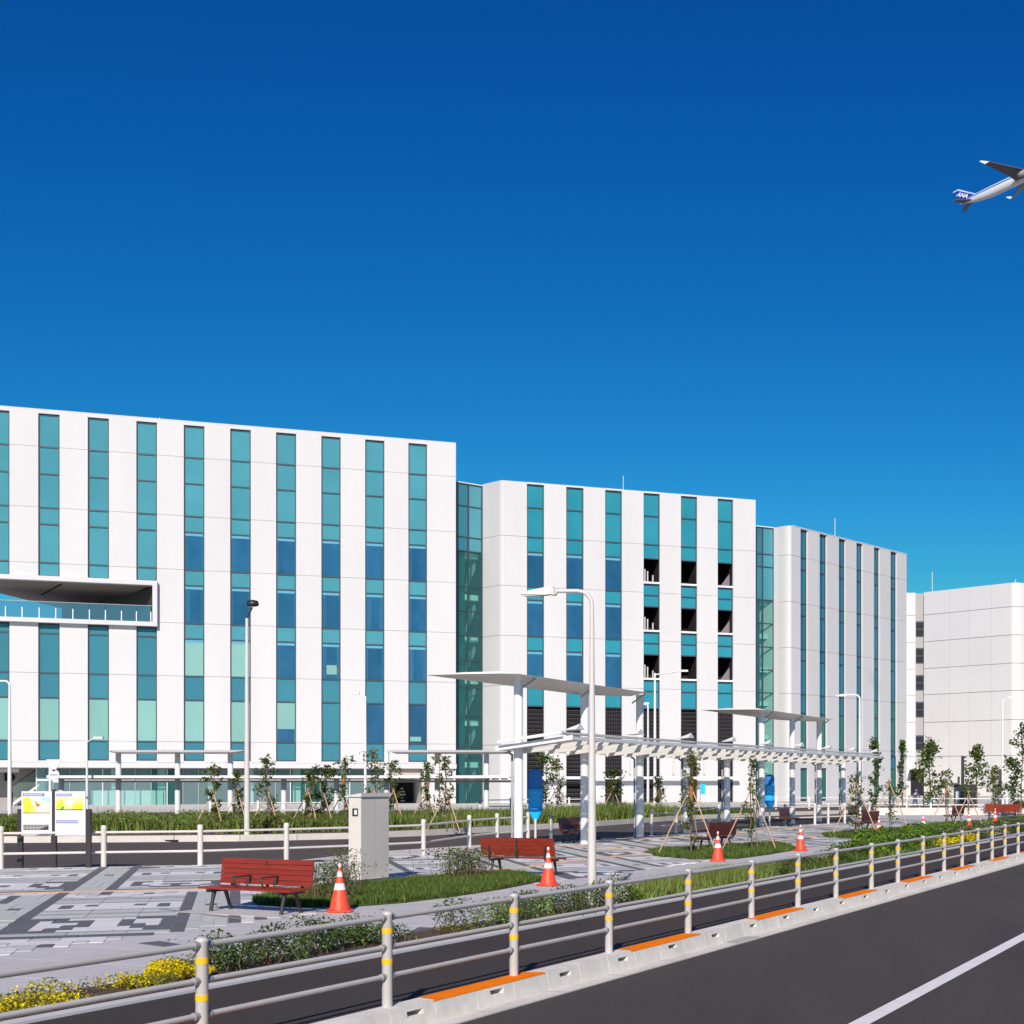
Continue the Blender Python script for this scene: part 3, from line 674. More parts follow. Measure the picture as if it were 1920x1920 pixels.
for i, (a, c) in enumerate(cuB):
    fbox(FB, 'lintel', a-.012, c+.012, wB[0], TB, 0, .3, white, B)
    if i < 3:
        window(FB, a, c, wB[:10], [teal_b, teal_b, teal_b, blue_g, teal_b, blue_g, teal_b, blue_g, teal_b], B)
        for z in (wB[3], wB[5], wB[7]): blind(B, FB, a+.09, c-.09, z-.28, z-.08, blue_strip, name='blind_head')
        zl = wB[9]
    else:
        W2 = [wB[0], wB[1], wB[2], wB[3]]
        window(FB, a, c, W2, [teal_b]*3, B)
        y0 = 1035
        for q in range(3):
            zt3 = zB(1035+45+q*93); fbox(FB, 'open_sill', a-.012, c+.012, zt3-.12, zt3+.04, -.03, .3, wmetal, B)
            zend = zB(1035+93+q*93) if q < 2 else zB(1325)
            zmid = zB(1107+q*93-2)
            window(FB, a, c, [zt3-.13, zmid, zend], [teal_b, teal_b], B)
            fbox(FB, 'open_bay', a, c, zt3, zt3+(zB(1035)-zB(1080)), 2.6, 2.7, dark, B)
            for r_ in (.25, .42, .75):
                if i == 3: fbox(FB, 'service_pipe', a+(c-a)*r_-.05, a+(c-a)*r_+.05, zt3, zt3+1.5-r_, .8, .9, gmetal, B)
            if i == 5:
                uu = a+(c-a); MB().add([FB.w(a+.5, .9, zt3+.02), FB.w(uu, .9, zt3+.02), FB.w(uu, .9, zt3+1.25)], [(0, 1, 2)]).build('sloped_duct', mat('duct_mauve', (.22, .19, .22), .7), B)
        zl = zB(1325)
    # tall dark louvred opening down to the ground
    lv = MB(); L = zl-z0
    lv.box(0, 0, 0, .05, .1, L); lv.box(c-a-.05, 0, 0, c-a, .1, L)
    kz = .12
    step = .34
    while kz < L-.1: lv.box(.05, .03, kz, c-a-.05, .07, kz+.05); kz += step
    if i in (2, 5):
        for q in range(1, 7): lv.box((c-a)*q/7-.015, .02, 0, (c-a)*q/7+.015, .09, L)
    lv.build('louvre', louvre_m, B, FB.w(a, .12, z0), FB.rz)
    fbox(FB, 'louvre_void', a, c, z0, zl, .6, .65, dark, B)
    fbox(FB, 'bay_shade_lining', a-.026, a, z0, wB[0], .23, 2.7, dark, B); fbox(FB, 'bay_shade_lining', c, c+.026, z0, wB[0], .23, 2.7, dark, B)  # near-black sheets paint shade onto the side reveals of the openings
# body split so that the open bays stay open
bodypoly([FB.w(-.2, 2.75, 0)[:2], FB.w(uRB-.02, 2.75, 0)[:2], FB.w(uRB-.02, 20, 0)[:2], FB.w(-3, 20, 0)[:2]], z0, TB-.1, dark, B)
for (a, c) in [(-.0, cuB[0][0])]+list(zip([q[1] for q in cuB], [q[0] for q in cuB[1:]]+[uRB])): fbox(FB, 'wall', a+.03, c-.03, z0, TB-.08, .225, 2.74, body_m, B)
fbox(FB, 'roof_slab', 0, uRB-.02, TB-.12, TB-.04, .3, 20, body_m, B)
fbox(FB, 'louvre_beam', FB.u(1000), FB.u(1380), FB.z(1200, 1461), FB.z(1200, 1456), -.9, -.6, wmetal, B)
for p in (1108, 1180, 1215, 1262, 1320, 1405): fbox(FB, 'downpipe', FB.u(p)-.07, FB.u(p)+.07, FB.z(p, 1452), FB.z(p, 1425), -.15, -.02, gmetal, B)
fbox(FB, 'name_plate', FB.u(915)-0, FB.u(930), FB.z(940, 1473), FB.z(940, 1469.5), -.05, 0, galv, B) if False else None
q0, q1 = planB[0], planB[1]
text('- -', .3, (float(q0[0]*.4+q1[0]*.6), float(q0[1]*.4+q1[1]*.6)-.1, H-.3), (R(90), 0, 0), galv, B) if False else None
for p, h_ in ((1175, 888), ): MB().tube([FB.w(FB.u(p), 1, TB), FB.w(FB.u(p), 1, FB.z(p, h_))], .035, 6).build('lightning_rod', gmetal, B)
# stair link between A and B
def link(Yl, pl, Yr, pr, ztop, rows, pm_, parent, name='stair_glazing'):
    fl_ = Fac(PX(pl, Yl), Yl, PX(pr, Yr), Yr); L = fl_.L; um = fl_.u(pm_)
    b = MB()
    b.box(0, 0, z0, .07, .12, ztop); b.box(L-.1, 0, z0, L, .12, ztop); b.box(um-.05, -.03, z0, um+.05, .12, ztop)
    zs = [ztop]+[fl_.z((pl+pr)/2, y) for y in rows]+[z0]
    for z in zs: b.box(.07, .004, max(z0, z-.1), L-.1, .116, z)
    fr = b.build(name, frame_m, parent, fl_.w(0, 0, 0), fl_.rz)
    for i, (za, zb) in enumerate(zip(zs, zs[1:])):
        for (a, c) in ((.07, um-.05), (um+.05, L-.1)):
            mm = (teal_d if a < .1 else teal) if i < 3 else tealclear
            MB().box(a, 0, zb, c, .02, za-.1).build('pane', mm, fr, (0, .05, 0))
    # stair flights and pale back wall
    fbox(fl_, 'stair_wall', .1, L-.02, z0, ztop-.2, 2.4, 2.5, mat('stair_wall', (.66, .78, .72), .8, var=.05, scale=.3), parent)
    fbox(fl_, 'stair_side', .02, um*.95, z0, ztop-.2, .45, 2.3, mat('stair_dark', (.012, .06, .10), .7), parent)
    n = 6; hs = (zs[3]-z0)/n
    for k in range(n):
        zb = z0+k*hs
        b = MB(); b.add([fl_.w(um, .9, zb), fl_.w(um+.25, .9, zb), fl_.w(L-.1, .9, zb+hs*.62), fl_.w(L-.1, .9, zb+hs*.85), fl_.w(um, 1.9, zb), fl_.w(um+.25, 1.9, zb), fl_.w(L-.1, 1.9, zb+hs*.62), fl_.w(L-.1, 1.9, zb+hs*.85)], [(0, 1, 2, 3), (7, 6, 5, 4), (0, 3, 7, 4), (1, 5, 6, 2)])
        b.build('stair_flight', mat('stair_grey', (.25, .33, .32), .7), parent)
        fbox(fl_, 'stair_landing', .1, L-.1, zb+hs*.85, zb+hs*.98, .5, 2.3, mat('stair_landing', (.55, .8, .7), .6), parent)
    fbox(fl_, 'link_cap', -.0, L, ztop, ztop+.08, -.05, .5, wmetal, parent)
    return fl_
link(125.9, 855.8, 127.75, 904.6, H+25.15, (949, 1007, 1033, 1100, 1145, 1192, 1237, 1287, 1341, 1398, 1452), 878, B)

# ---- building C ----------------------------------------------------
YC0, YC1 = 136.9, 154.7
FC = Fac(PX(1480, YC0), YC0, PX(1700, YC1), YC1)
Cb = empty('office_building', (0, 0, 0), 0, 'third white office block turned away to the right, narrow dark teal window strips', 'building')
TC = H+23.4; zC = lambda y: FC.z(1508, y)
jC = [zC(y) for y in (1045.7, 1132, 1217, 1302, 1403)]+[z0]
colsC = [(1501, 1515), (1537, 1551), (1573, 1586), (1606, 1618), (1639, 1650), (1670, 1682)]
cuC = [(FC.u(a), FC.u(c)) for a, c in colsC]; uRC = FC.u(1700)
planC = corner_plan((PX(1452, 138.2), 138.2), tuple(FC.a), FC.w(cuC[0][0], 0, 0)[:2], r=.45)
zsC = [TC]+jC
curved_panels(planC, zsC, white, Cb)
prev = cuC[0][1]
for (a, c) in cuC[1:]+[(uRC, 0)]: panels(FC, 'wall_panel', [(prev, a)], zsC, white, Cb); prev = c
wC = [zC(y) for y in (993, 1045.7, 1068, 1132, 1154, 1217, 1238, 1302, 1337, 1403, 1413)]
for i, (a, c) in enumerate(cuC):
    fbox(FC, 'lintel', a-.012, c+.012, wC[0], TC, 0, .3, white, Cb)
    ms = [c_teal, c_teal, c_teal, c_teal, c_teal, c_teal, c_teal, green_g if i > 3 else c_teal, green_g, c_teal]
    window(FC, a, c, wC, ms, Cb, rec=.2)
    z1_, z2_ = zC(1413), zC(1440)
    if i < 2: fbox(FC, 'wall_panel', a, c, z2_, z1_, .02, .3, white, Cb); window(FC, a, c, [z2_-.02, .12], [green_g], Cb)
    else: window(FC, a, c, [z1_-.03, z2_, .12], [c_teal, green_g], Cb)
    
bodypoly([FC.w(.4, .42, 0)[:2], FC.w(uRC-.02, .42, 0)[:2], FC.w(uRC-.02, 14, 0)[:2], FC.w(-2, 14, 0)[:2]], z0, TC-.06, body_m, Cb)
for a, c in ((0, uRC),): fbox(FC, 'parapet_cap', a+.6, c, TC, TC+.05, -.03, .4, wmetal, Cb)
MB().tube([FC.w(FC.u(1582), 1, TC), FC.w(FC.u(1582), 1, FC.z(1582, 970))], .04, 6).build('lightning_rod', gmetal, Cb)
link(137.0, 1418.4, 138.1, 1451.5, H+23.3, (1038, 1062, 1124, 1168, 1212, 1255, 1298, 1343, 1398), 1430, Cb)
fbox(FC, 'name_plate', FC.u(1470)+.0, FC.u(1470)+.1, 1.7, 1.8, -.1, -.05, galv, Cb) if False else None

# ---- building D ----------------------------------------------------
D = empty('pale_building', (0, 0, 0), 0, 'pale panelled building with rounded corner at the far right, one column of dark windows', 'building')
YD0, YD1 = 188.9, 179.2; TD = H+23.8
FD = Fac(PX(1732, YD0), YD0, PX(1905, YD1), YD1)
zD = [TD, 22.9, 19.5, 16.1, 12.8, 9.3, 5.0, z0]
us = [FD.u(p) for p in (1732, 1780, 1817, 1858)]+[FD.u(1895)]
panels(FD, 'wall_panel', list(zip(us, us[1:])), zD, white2, D, g=.028)
e2 = FD.d*-FD.n; pr0 = np.array(FD.w(us[-1], 0, 0)[:2]); pr1 = FD.a+FD.d*FD.L; pr2 = pr1+np.array((12.0, 9.0))
planD = [pr0]+[(1-t)**2*pr0+2*t*(1-t)*pr1+t*t*(pr1+(pr2-pr1)*.08) for t in (0.2, .4, .6, .8, 1)]
planD2 = [planD[-1], pr2]
curved_panels(planD, zD, white2, D, g=.028); curved_panels(planD2, zD, white2, D, g=.028)
FD2 = Fac(PX(1698, 189.5), 189.5, PX(1732, 189.2), 189.2)
panels(FD2, 'wall_panel', [(0, FD2.u(1717))], zD, white2, D, g=.028)
gs = mat('grey_strip', (.40, .385, .375), .7)
wy = [(1165, 1194), (1215, 1244), (1266, 1294.5), (1316, 1345), (1379, 1407)]
ys = [1112]+[v for w_ in wy for v in w_]+[1440]
ua, ub = FD2.u(1717), FD2.u(1732)
for k, (a, c) in enumerate(zip(ys, ys[1:])):
    if k % 2 == 0: fbox(FD2, 'grey_panel', ua, ub, FD2.z(1725, c)+.02, FD2.z(1725, a)-.02, .2, .4, gs, D)
    else:
        w_ = window(FD2, ua, ub, [FD2.z(1725, a), FD2.z(1725, (a+c)/2), FD2.z(1725, c)], [mat('dark_pane', (.035, .03, .035), .2)]*2, D, rec=.25, bar=.15)
bodypoly([tuple(FD2.w(.1, .45, 0)[:2]), tuple(FD2.w(ub, .45, 0)[:2]), tuple(FD.w(us[1], .25, 0)[:2]), tuple(pr0+FD.n*.25), tuple(pr1+FD.n*1.0), tuple(pr2+np.array((-.5, 1.))), (50, 215), (16, 215)], z0, TD-.1, body_m, D)
fbox(FD2, 'entrance', FD2.u(1708), FD2.u(1731), z0, FD2.z(1720, 1441), -.3, .1, dark, D)
fbox(FD2, 'entrance_canopy', FD2.u(1706), FD2.u(1731), FD2.z(1720, 1443), FD2.z(1720, 1440), -2.5, -.3, gmetal, D)
for px_, yt in ((1748, 1072), (1904, 1086)): MB().tube([(PX(px_, 190), 190, TD), (PX(px_, 190), 190, ZY(yt, 190))], .05, 6).build('lightning_rod', gmetal, D)

# ------------------------------------------------------------------ bus stop canopies (near, long)
S0 = np.array((-7.145, 42.75)); ca = math.atan2(2350-CX, F); CD = np.array((math.sin(ca), math.cos(ca))); CP = np.array((CD[1], -CD[0]))
def CS(s, a, z): p = S0+CD*s+CP*a; return (float(p[0]), float(p[1]), z)
sh = empty('bus_stop_canopy', (0, 0, 0), 0, 'long white steel bus stop canopy with slatted roof on round columns', 'canopy')
CSP = 4.45
tall = (0, 1, 2, 5, 6, 7)
for k in range(9):
    x, y, _ = CS(k*CSP, 0, 0); h = 4.93 if k in tall else 2.95
    MB().lathe([(.132, 0), (.132, h)], 20).build('column', wmetal, sh, (x, y, 0))
zl_, zr_ = 2.84, 3.13          # underside at the left and right edges
def zroof(a): return zl_+(a+.35)/2.3*(zr_-zl_)
b = MB(); s0, s1 = -.55, 8*CSP+.5
fn = lambda s, a, z: CS(s, a, z+zroof(a))
b = MB(); b.box(s0, -.38, 0, s1, -.30, .10, fn); b.build('edge_beam', wmetal, sh)
b = MB(); b.box(s0, 1.86, 0, s1, 1.95, .10, fn); b.build('edge_beam', wmetal, sh)
b = MB(); b.box(s0-.03, -.42, .0, s0, 1.98, .13, fn); b.build('end_fascia', wmetal, sh)
b = MB(); b.box(s0-.2, 1.60, .19, s1, 1.72, .25, fn); b.build('top_rail', gmetal, sh)
b = MB(); b.box(s0-.25, -.25, .19, s0-.15, 1.75, .27, fn); b.build('top_rail', wmetal, sh)
for a_ in (-.02, .9): MB().box(s0, a_-.08, .062, s1, a_+.08, .14, fn).build('purlin', wmetal, sh)
cream = mat('skylight_glass', (.7, .72, .7), .1, alpha=.12, trans=(.93, .93, .90)); fin_m = mat('cream_fin', (.66, .65, .62), .5)
nsl = 24
for i in range(nsl):
    s = s0+i*CSP/3
    MB().quad(fn(s+.48, -.30, .045), fn(s+CSP/3, -.30, .045), fn(s+CSP/3, 1.86, .045), fn(s+.48, 1.86, .045)).build('skylight_panel', cream, sh)
    MB().box(s+1.36, -.30, -.075, s+1.40, 1.86, .04, fn).build('sun_catch_fin', fin_m, sh)  # added fin whose sunlit face reads as a bright roof strip
    MB().box(s+.0, -.3, .0, s+.478, 1.86, .06, fn).build('roof_panel', mat('soffit_grey', (.55, .52, .48), .6), sh)
for k in range(9):
    s = k*CSP+.7; MB().add([CS(s-.3, 1.62, zr_+.33), CS(s+.3, 1.62, zr_+.33), CS(s, 1.62, zr_+.50), CS(s-.3, 1.2, zr_+.3), CS(s+.3, 1.2, zr_+.3)], [(0, 1, 2), (2, 1, 4), (0, 2, 3), (2, 4, 3)]).build('roof_bracket', wmetal, sh)
for k in (0, 2, 3, 4, 5, 7, 8):
    MB().tube([CS(k*CSP+.1, -.36, 2.88), CS(k*CSP+.1, -.36, 2.80), CS(k*CSP+.1, -.62, 2.70) if False else CS(k*CSP+.05, -.22, 2.72), CS(k*CSP, -.2, 2.6), CS(k*CSP, -.2, .02)], .035, 8).build('downpipe', galv, sh)
wing_m = mat('wing_metal', (.80, .77, .72), .38, var=.03, scale=2)
def wing(sa, sb, label):
    """thin aerofoil roof on tall columns: knife edges, thicker along the column line"""
    w = empty('high_canopy_roof', (0, 0, 0), 0, label, 'canopy roof', 'high thin roofs above the bus stop canopy')
    b = MB(); b.sm = False
    L = [(-2.45, 5.0), (0, 4.88), (.5, 4.95)]
    def sec(s, th, taper):
        a0 = -2.45+taper; a1 = .5-taper*.2
        return [CS(s, a0, 5.00), CS(s, -1.2, 5.00-th*.75), CS(s, .0, 4.99-th), CS(s, a1, 4.97), CS(s, .0, 5.05), CS(s, -1.2, 5.05)]
    S = [sec(sa, .0, 0), sec(sa+1.0, .16, 0), sec((sa+sb)/2, .18, 0), sec(sb-1.0, .15, 0), sec(sb, .0, 0)]
    for q in S: b.add(q, [])
    fs = []
    for i in range(4):
        for j in range(6): fs.append((i*6+j, i*6+(j+1) % 6, (i+1)*6+(j+1) % 6, (i+1)*6+j))
    fs = [f[::-1] for f in fs]+[tuple(range(6)), tuple(24+j for j in range(6))[::-1]]
    b.f += fs; b.mi += [0]*len(fs); b.smooth += [False]*len(fs)
    b.build('roof_wing', wing_m, w)
    for s in (sa+1.0, (sa+sb)/2, sb-1.0): MB().tube([CS(s, .05, 4.6), CS(s+.2, .45, 4.93)], .03, 6).build('brace', galv, w)
    return w
wing(-1.0, 9.1, 'larger nearer high thin grey roof wing on three white columns')
wing(5*CSP-1.0, 7*CSP+1.0, 'smaller farther high thin grey roof wing beyond the tall lamp post')

# ------------------------------------------------------------------ far covered walkway in front of the building
fw_ = empty('covered_walkway', (0, 0, 0), 0, 'white double-beamed walkway canopy in front of the left building lobby', 'canopy')
YW = 84.0; xw = lambda p: PX(p, YW)
for p in (115, 222, 333, 432, 532, 631, 725, 820, 912):
    top = ZY(1411, YW) if p in (222, 333, 432, 725, 820, 912) else ZY(1456, YW)
    MB().lathe([(.15, 0), (.15, top)], 12).build('column', wmetal, fw_, (xw(p), YW, .05))
MB().box(xw(108), YW-1.3, ZY(1459, YW), xw(962), YW-1.15, ZY(1454, YW)).build('upper_beam', wmetal, fw_)
MB().box(xw(90), YW+.6, ZY(1467, YW), xw(962), YW+.75, ZY(1463, YW)).build('lower_beam', wmetal, fw_)
MB().box(xw(110), YW-1.15, ZY(1457, YW)-.04, xw(960), YW+.6, ZY(1457, YW)).build('deck', galv, fw_)
for p in range(130, 950, 17): MB().box(xw(p), YW-1.1, ZY(1462, YW), xw(p)+.08, YW+.6, ZY(1458, YW)).build('cross_beam', wmetal, fw_)
for (a, c, n_) in ((205, 460, 'left'), (725, 962, 'right')):
    b = MB(); zt2 = ZY(1407, YW)
    b.add([(xw(a), YW, zt2), (xw(a+18), YW-1.2, zt2-.12), (xw(c-10), YW-1.2, zt2-.12), (xw(c), YW, zt2), (xw(c-10), YW+1.2, zt2-.05), (xw(a+18), YW+1.2, zt2-.05), (xw(a+18), YW, zt2+.02), (xw(c-10), YW, zt2+.02), (xw(a+18), YW, zt2-.2), (xw(c-10), YW, zt2-.2)],
          [(0, 1, 6), (1, 2, 7, 6), (2, 3, 7), (0, 6, 5), (6, 7, 4, 5), (7, 3, 4), (0, 8, 1), (1, 8, 9, 2), (2, 9, 3), (0, 5, 8), (8, 5, 4, 9), (9, 4, 3)])
    o = b.build('roof_wing', wing_m, fw_)

# ------------------------------------------------------------------ lamp posts
def lamp(px, base, top, label, arm=1.1, side=-1, r0=.07, r1=.035, Y=None, zb=0., kind='bend', hs=1.0):
    if Y is None: Y = (H-zb)*F/(base-HZ)
    x = PX(px, Y); zt2 = ZY(top, Y)
    o = empty('street_lamp', (x, Y, zb), 0, label, 'street lamp', 'slender street lamps')
    h = zt2-zb
    if kind == 'bend':
        rr = .22*hs; pts = [(0, 0, 0), (0, 0, h*.35), (0, 0, h-rr)]+[(side*(rr-rr*math.cos(a)), 0, h-rr+rr*math.sin(a)) for a in (math.pi/8*k for k in range(1, 5))]
        xe = side*(arm-.55*hs); pts.append((xe, 0, h)); n = len(pts)
        MB().tube(pts, [r0, r0*.8]+[r1]*(n-2), 12).build('pole', gmetal if Y < 60 else wmetal, o)
        b = MB(); L = .55*hs; s = side
        b.add([(xe-s*.02, -.05, h-.05), (xe-s*.02, .05, h-.05), (xe-s*.02, .05, h+.05), (xe-s*.02, -.05, h+.05), (xe+s*.18*hs, -.09, h-.07*hs), (xe+s*.18*hs, .09, h-.07*hs), (xe+s*.18*hs, .07, h+.05*hs), (xe+s*.18*hs, -.07, h+.05*hs), (xe+s*L, -.07, h-.06*hs), (xe+s*L, .07, h-.06*hs), (xe+s*L, .05, h-.02*hs), (xe+s*L, -.05, h-.02*hs)],
              [(0, 1, 2, 3), (0, 4, 5, 1), (1, 5, 6, 2), (2, 6, 7, 3), (3, 7, 4, 0), (4, 8, 9, 5), (5, 9, 10, 6), (6, 10, 11, 7), (7, 11, 8, 4), (8, 11, 10, 9)])
        hd = b.build('lamp_head', gmetal if Y < 60 else wmetal, o)
        if Y < 60:
            MB().box(min(xe, xe+s*.06), -.06, h-.07, max(xe, xe+s*.06), .06, h+.06).build('clamp', galv, o)
            MB().box(min(xe+s*.2, xe+s*.5), -.06, h-.085, max(xe+s*.2, xe+s*.5), .06, h-.062).build('diffuser', mat('lamp_lens', (.55, .55, .52), .3), o)
    elif kind == 'straight':
        MB().tube([(0, 0, 0), (0, 0, h*.5), (0, 0, h)], [r0, (r0+r1)/2, r1], 12).build('pole', wmetal, o)
        e = side*arm; MB().tube([(0, 0, h-.1), (e, 0, h+.12)], r1*.7, 8).build('arm', wmetal, o)
        MB().box(min(e, e+side*.5), -.12, h+.08, max(e, e+side*.5), .12, h+.19).build('lamp_head', wmetal, o)
    else:  # tilted round head
        MB().tube([(0, 0, 0), (0, 0, h*.4), (0, 0, h-.5)], [r0, r0*.8, r1], 12).build('pole', gmetal, o)
        MB().tube([(0, 0, h-.5), (side*.18, 0, h-.12)], .035, 8).build('arm', dkmetal, o)
        b = MB(); b.sm = True; b.lathe([(.05, -.1), (.19, -.07), (.21, 0), (.17, .10), (.06, .13)], 14)
        b.build('lamp_head', dkmetal, o, (side*.2, 0, h-.0))
    return o
lamp(1110, 1700, 1108, 'tall tapered grey street lamp in front of the canopy, arm bent to the left', 1.12, -1, .075, .032)
lamp(463, 1566, 1132, 'grey street lamp beside the far hedge with a dark tilted head', .3, 1, .10, .05, zb=.1, kind='tilt', hs=1)
lamp(18, 1540, 1277, 'street lamp at the left picture edge with its arm reaching out of view', 1.6, -1, .11, .05, Y=72)
lamp(685, 1530, 1305, 'thin white street lamp behind the grey cabinet', .3, -1, .09, .05, Y=80, kind='straight')
lamp(163, 1520, 1388, 'small white lamp standing behind the map boards', .4, 1, .08, .04, Y=82, kind='straight')
lamp(1228, 1530, 1262, 'white street lamp with long arm to the right before the open black bays', 1.5, 1, .11, .06, Y=90, kind='straight')
lamp(1215, 1530, 1319, 'shorter white street lamp just left of the long-armed one', .5, -1, .09, .05, Y=88)
lamp(1612, 1535, 1303, 'white street lamp before the third office block, arm to the left', 1.25, -1, .09, .05, Y=78)
lamp(1880, 1520, 1312, 'thin lamp with small head before the pale panelled building', .3, 1, .09, .05, Y=98, kind='straight')

# ------------------------------------------------------------------ benches
def bench(label, m, x, y, ang, L=1.75, arms=True, group='slatted park benches on the plaza'):
    """local x along the bench, front towards -y"""
    o = empty('park_bench', (x, y, .012), ang, label, 'bench', group)
    for k in range(4):
        y0_ = -.22+k*.105; MB().box(-L/2, y0_, .335+.004*k, L/2, y0_+.098, .365+.004*k).build('seat_slat', m, o)
    for k in range(5):
        z_ = .40+k*.078; yb = .20+.13*(z_-.36); b = MB()
        b.hexa([(-L/2, yb, z_), (L/2, yb, z_), (L/2, yb+.025, z_), (-L/2, yb+.025, z_), (-L/2, yb+.022, z_+.072), (L/2, yb+.022, z_+.072), (L/2, yb+.047, z_+.072), (-L/2, yb+.047, z_+.072)])
        b.build('back_slat', m, o)
    b = MB(); b.hexa([(-L/2+.03, .2305, .41), (L/2-.03, .2305, .41), (L/2-.03, .24, .41), (-L/2+.03, .24, .41), (-L/2+.03, .279, .78), (L/2-.03, .279, .78), (L/2-.03, .288, .78), (-L/2+.03, .288, .78)]); b.build('back_plate', m, o)
    for s in (-1, 1):
        xs = s*(L/2-.22); b = MB()
        b.box(xs-.025, -.24, .29, xs+.025, .24, .334)
        b.tube([(xs, -.10, .30), (xs, -.14, .15), (xs, -.17, 0)], [.035, .026, .03], 8); b.tube([(xs, .12, .30), (xs, .17, .15), (xs, .22, 0)], [.035, .026, .03], 8)
        b.box(xs-.02, .245, .33, xs+.02, .285, .60); b.build('leg_frame', dkmetal, o)
    if arms:
        for xs in (-.28, .28):
            b = MB(); b.tube([(xs, -.08, .36), (xs, -.16, .53), (xs, .20, .53), (xs, .12, .37)], .016, 6); b.build('armrest', dkmetal, o)
    MB().box(-.02, .25, .36, .02, .285, .76).build('back_strap', dkmetal, o)
    return o
bench('bright red slatted bench with two black armrests, nearest on the left', red_m, -7.76, 22.55, R(-27), 1.88)
bench('red bench seen from behind beside the tall lamp post and a cone', red_m, -5.15, 31.5, R(-24)+math.pi, 1.82, arms=False)
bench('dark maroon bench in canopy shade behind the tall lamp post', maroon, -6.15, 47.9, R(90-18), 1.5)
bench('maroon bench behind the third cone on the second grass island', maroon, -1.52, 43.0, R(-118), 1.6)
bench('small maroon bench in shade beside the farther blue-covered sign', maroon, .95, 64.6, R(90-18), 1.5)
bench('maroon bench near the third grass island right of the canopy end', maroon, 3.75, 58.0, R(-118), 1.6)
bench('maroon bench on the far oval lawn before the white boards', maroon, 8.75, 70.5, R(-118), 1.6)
bench('red bench with back to the viewer at the far right', red_m, 11.85, 75.6, R(-3)+math.pi, 1.75, arms=False)
bench('red bench at the right picture edge behind another red bench', red_m, 14.9, 85, R(3)+math.pi, 1.75, arms=False)

# ------------------------------------------------------------------ traffic cones
def cone_make():
    o = empty('traffic_cone'); b = MB()
    prof = [(.148, .035), (.128, .12), (.066, .40), (.030, .60)]
    def rad(z): return .155-(z-.03)*.218
    base = MB(); base.prism([(-.19, -.13), (-.13, -.19), (.13, -.19), (.19, -.13), (.19, .13), (.13, .19), (-.13, .19), (-.19, .13)], 0, .03); base.build('base', cone_r, o)
    zs = [(.03, .33, cone_r), (.33, .43, cone_w), (.43, .53, cone_r), (.53, .61, cone_w), (.61, .67, cone_r)]
    for i, (a, c, m_) in enumerate(zs):
        MB().lathe([(rad(a), a), (rad(c), c)], 18).build('white_band' if m_ is cone_w else 'red_band', m_, o)
    MB().lathe([(.018, .67), (.026, .685), (.022, .72), (.008, .73)], 12).build('tip', cone_w, o)
    return o
cn = cone_make()
cones = [(637, 1710, 'red and white traffic cone beside the nearest red bench'), (1028, 1661, 'red and white traffic cone in front of the bench seen from behind'),
         (1346, 1615, 'red and white traffic cone before the maroon bench on the second grass island'), (1501, 1595.5, 'red and white traffic cone standing alone right of the second grass island'),
         (1648, 1570, 'red and white traffic cone behind the dense round hedge, its base hidden'), (1731, 1561, 'small red cone at the right end of the dense round hedge'),
         (1817, 1554.5, 'small red cone before the far oval lawn'), (1866, 1547, 'small cone in front of the far red bench'), (1714, 1522, 'tiny cone beyond the far white fence')]
for i, (px, py, lab) in enumerate(cones[:8]):
    o = cn if i == 0 else copy_tree(cn); x, y = P(px, py); o.location = (x, y, .009); o.rotation_euler = (0, 0, R(20+i*37)); tag(o, lab, 'traffic cone', 'red and white traffic cones along the plaza edge')
    if i == 4: o.location.z = .0

# ------------------------------------------------------------------ grey cabinet
x0_, y0_ = PX(677, 28.6), 28.6
cab = empty('utility_cabinet', (x0_, y0_, 0), R(90)-R(22.4), 'tall grey metal utility cabinet with sloping lid on the plaza', 'cabinet')
# local x runs away to the right along the wide face, local y to the left along the narrow lit face
MB().box(-.0, .0, .09, .86, .29, 1.68).build('cabinet_body', cab_m, cab)
MB().box(.02, .02, 0, .84, .27, .09).build('plinth', mat('plinth_grey', (.2, .2, .21), .8), cab)
b = MB(); b.add([(-.035, -.03, 1.68), (.895, -.03, 1.68), (.895, .36, 1.68), (-.035, .36, 1.68), (-.035, -.03, 1.755), (.895, -.03, 1.755), (.895, .36, 1.70), (-.035, .36, 1.70)], [(3, 2, 1, 0), (4, 5, 6, 7), (0, 1, 5, 4), (1, 2, 6, 5), (2, 3, 7, 6), (3, 0, 4, 7)]); b.build('lid', cab_m, cab)
MB().box(.428, -.003, .12, .432, .0, 1.66).build('door_seam', galv, cab)
MB().box(-.008, .07, 1.31, .0, .20, 1.46).build('notice_plate', dkmetal, cab); MB().box(-.012, .09, 1.34, -.008, .15, 1.43).build('notice_print', wmetal, cab)

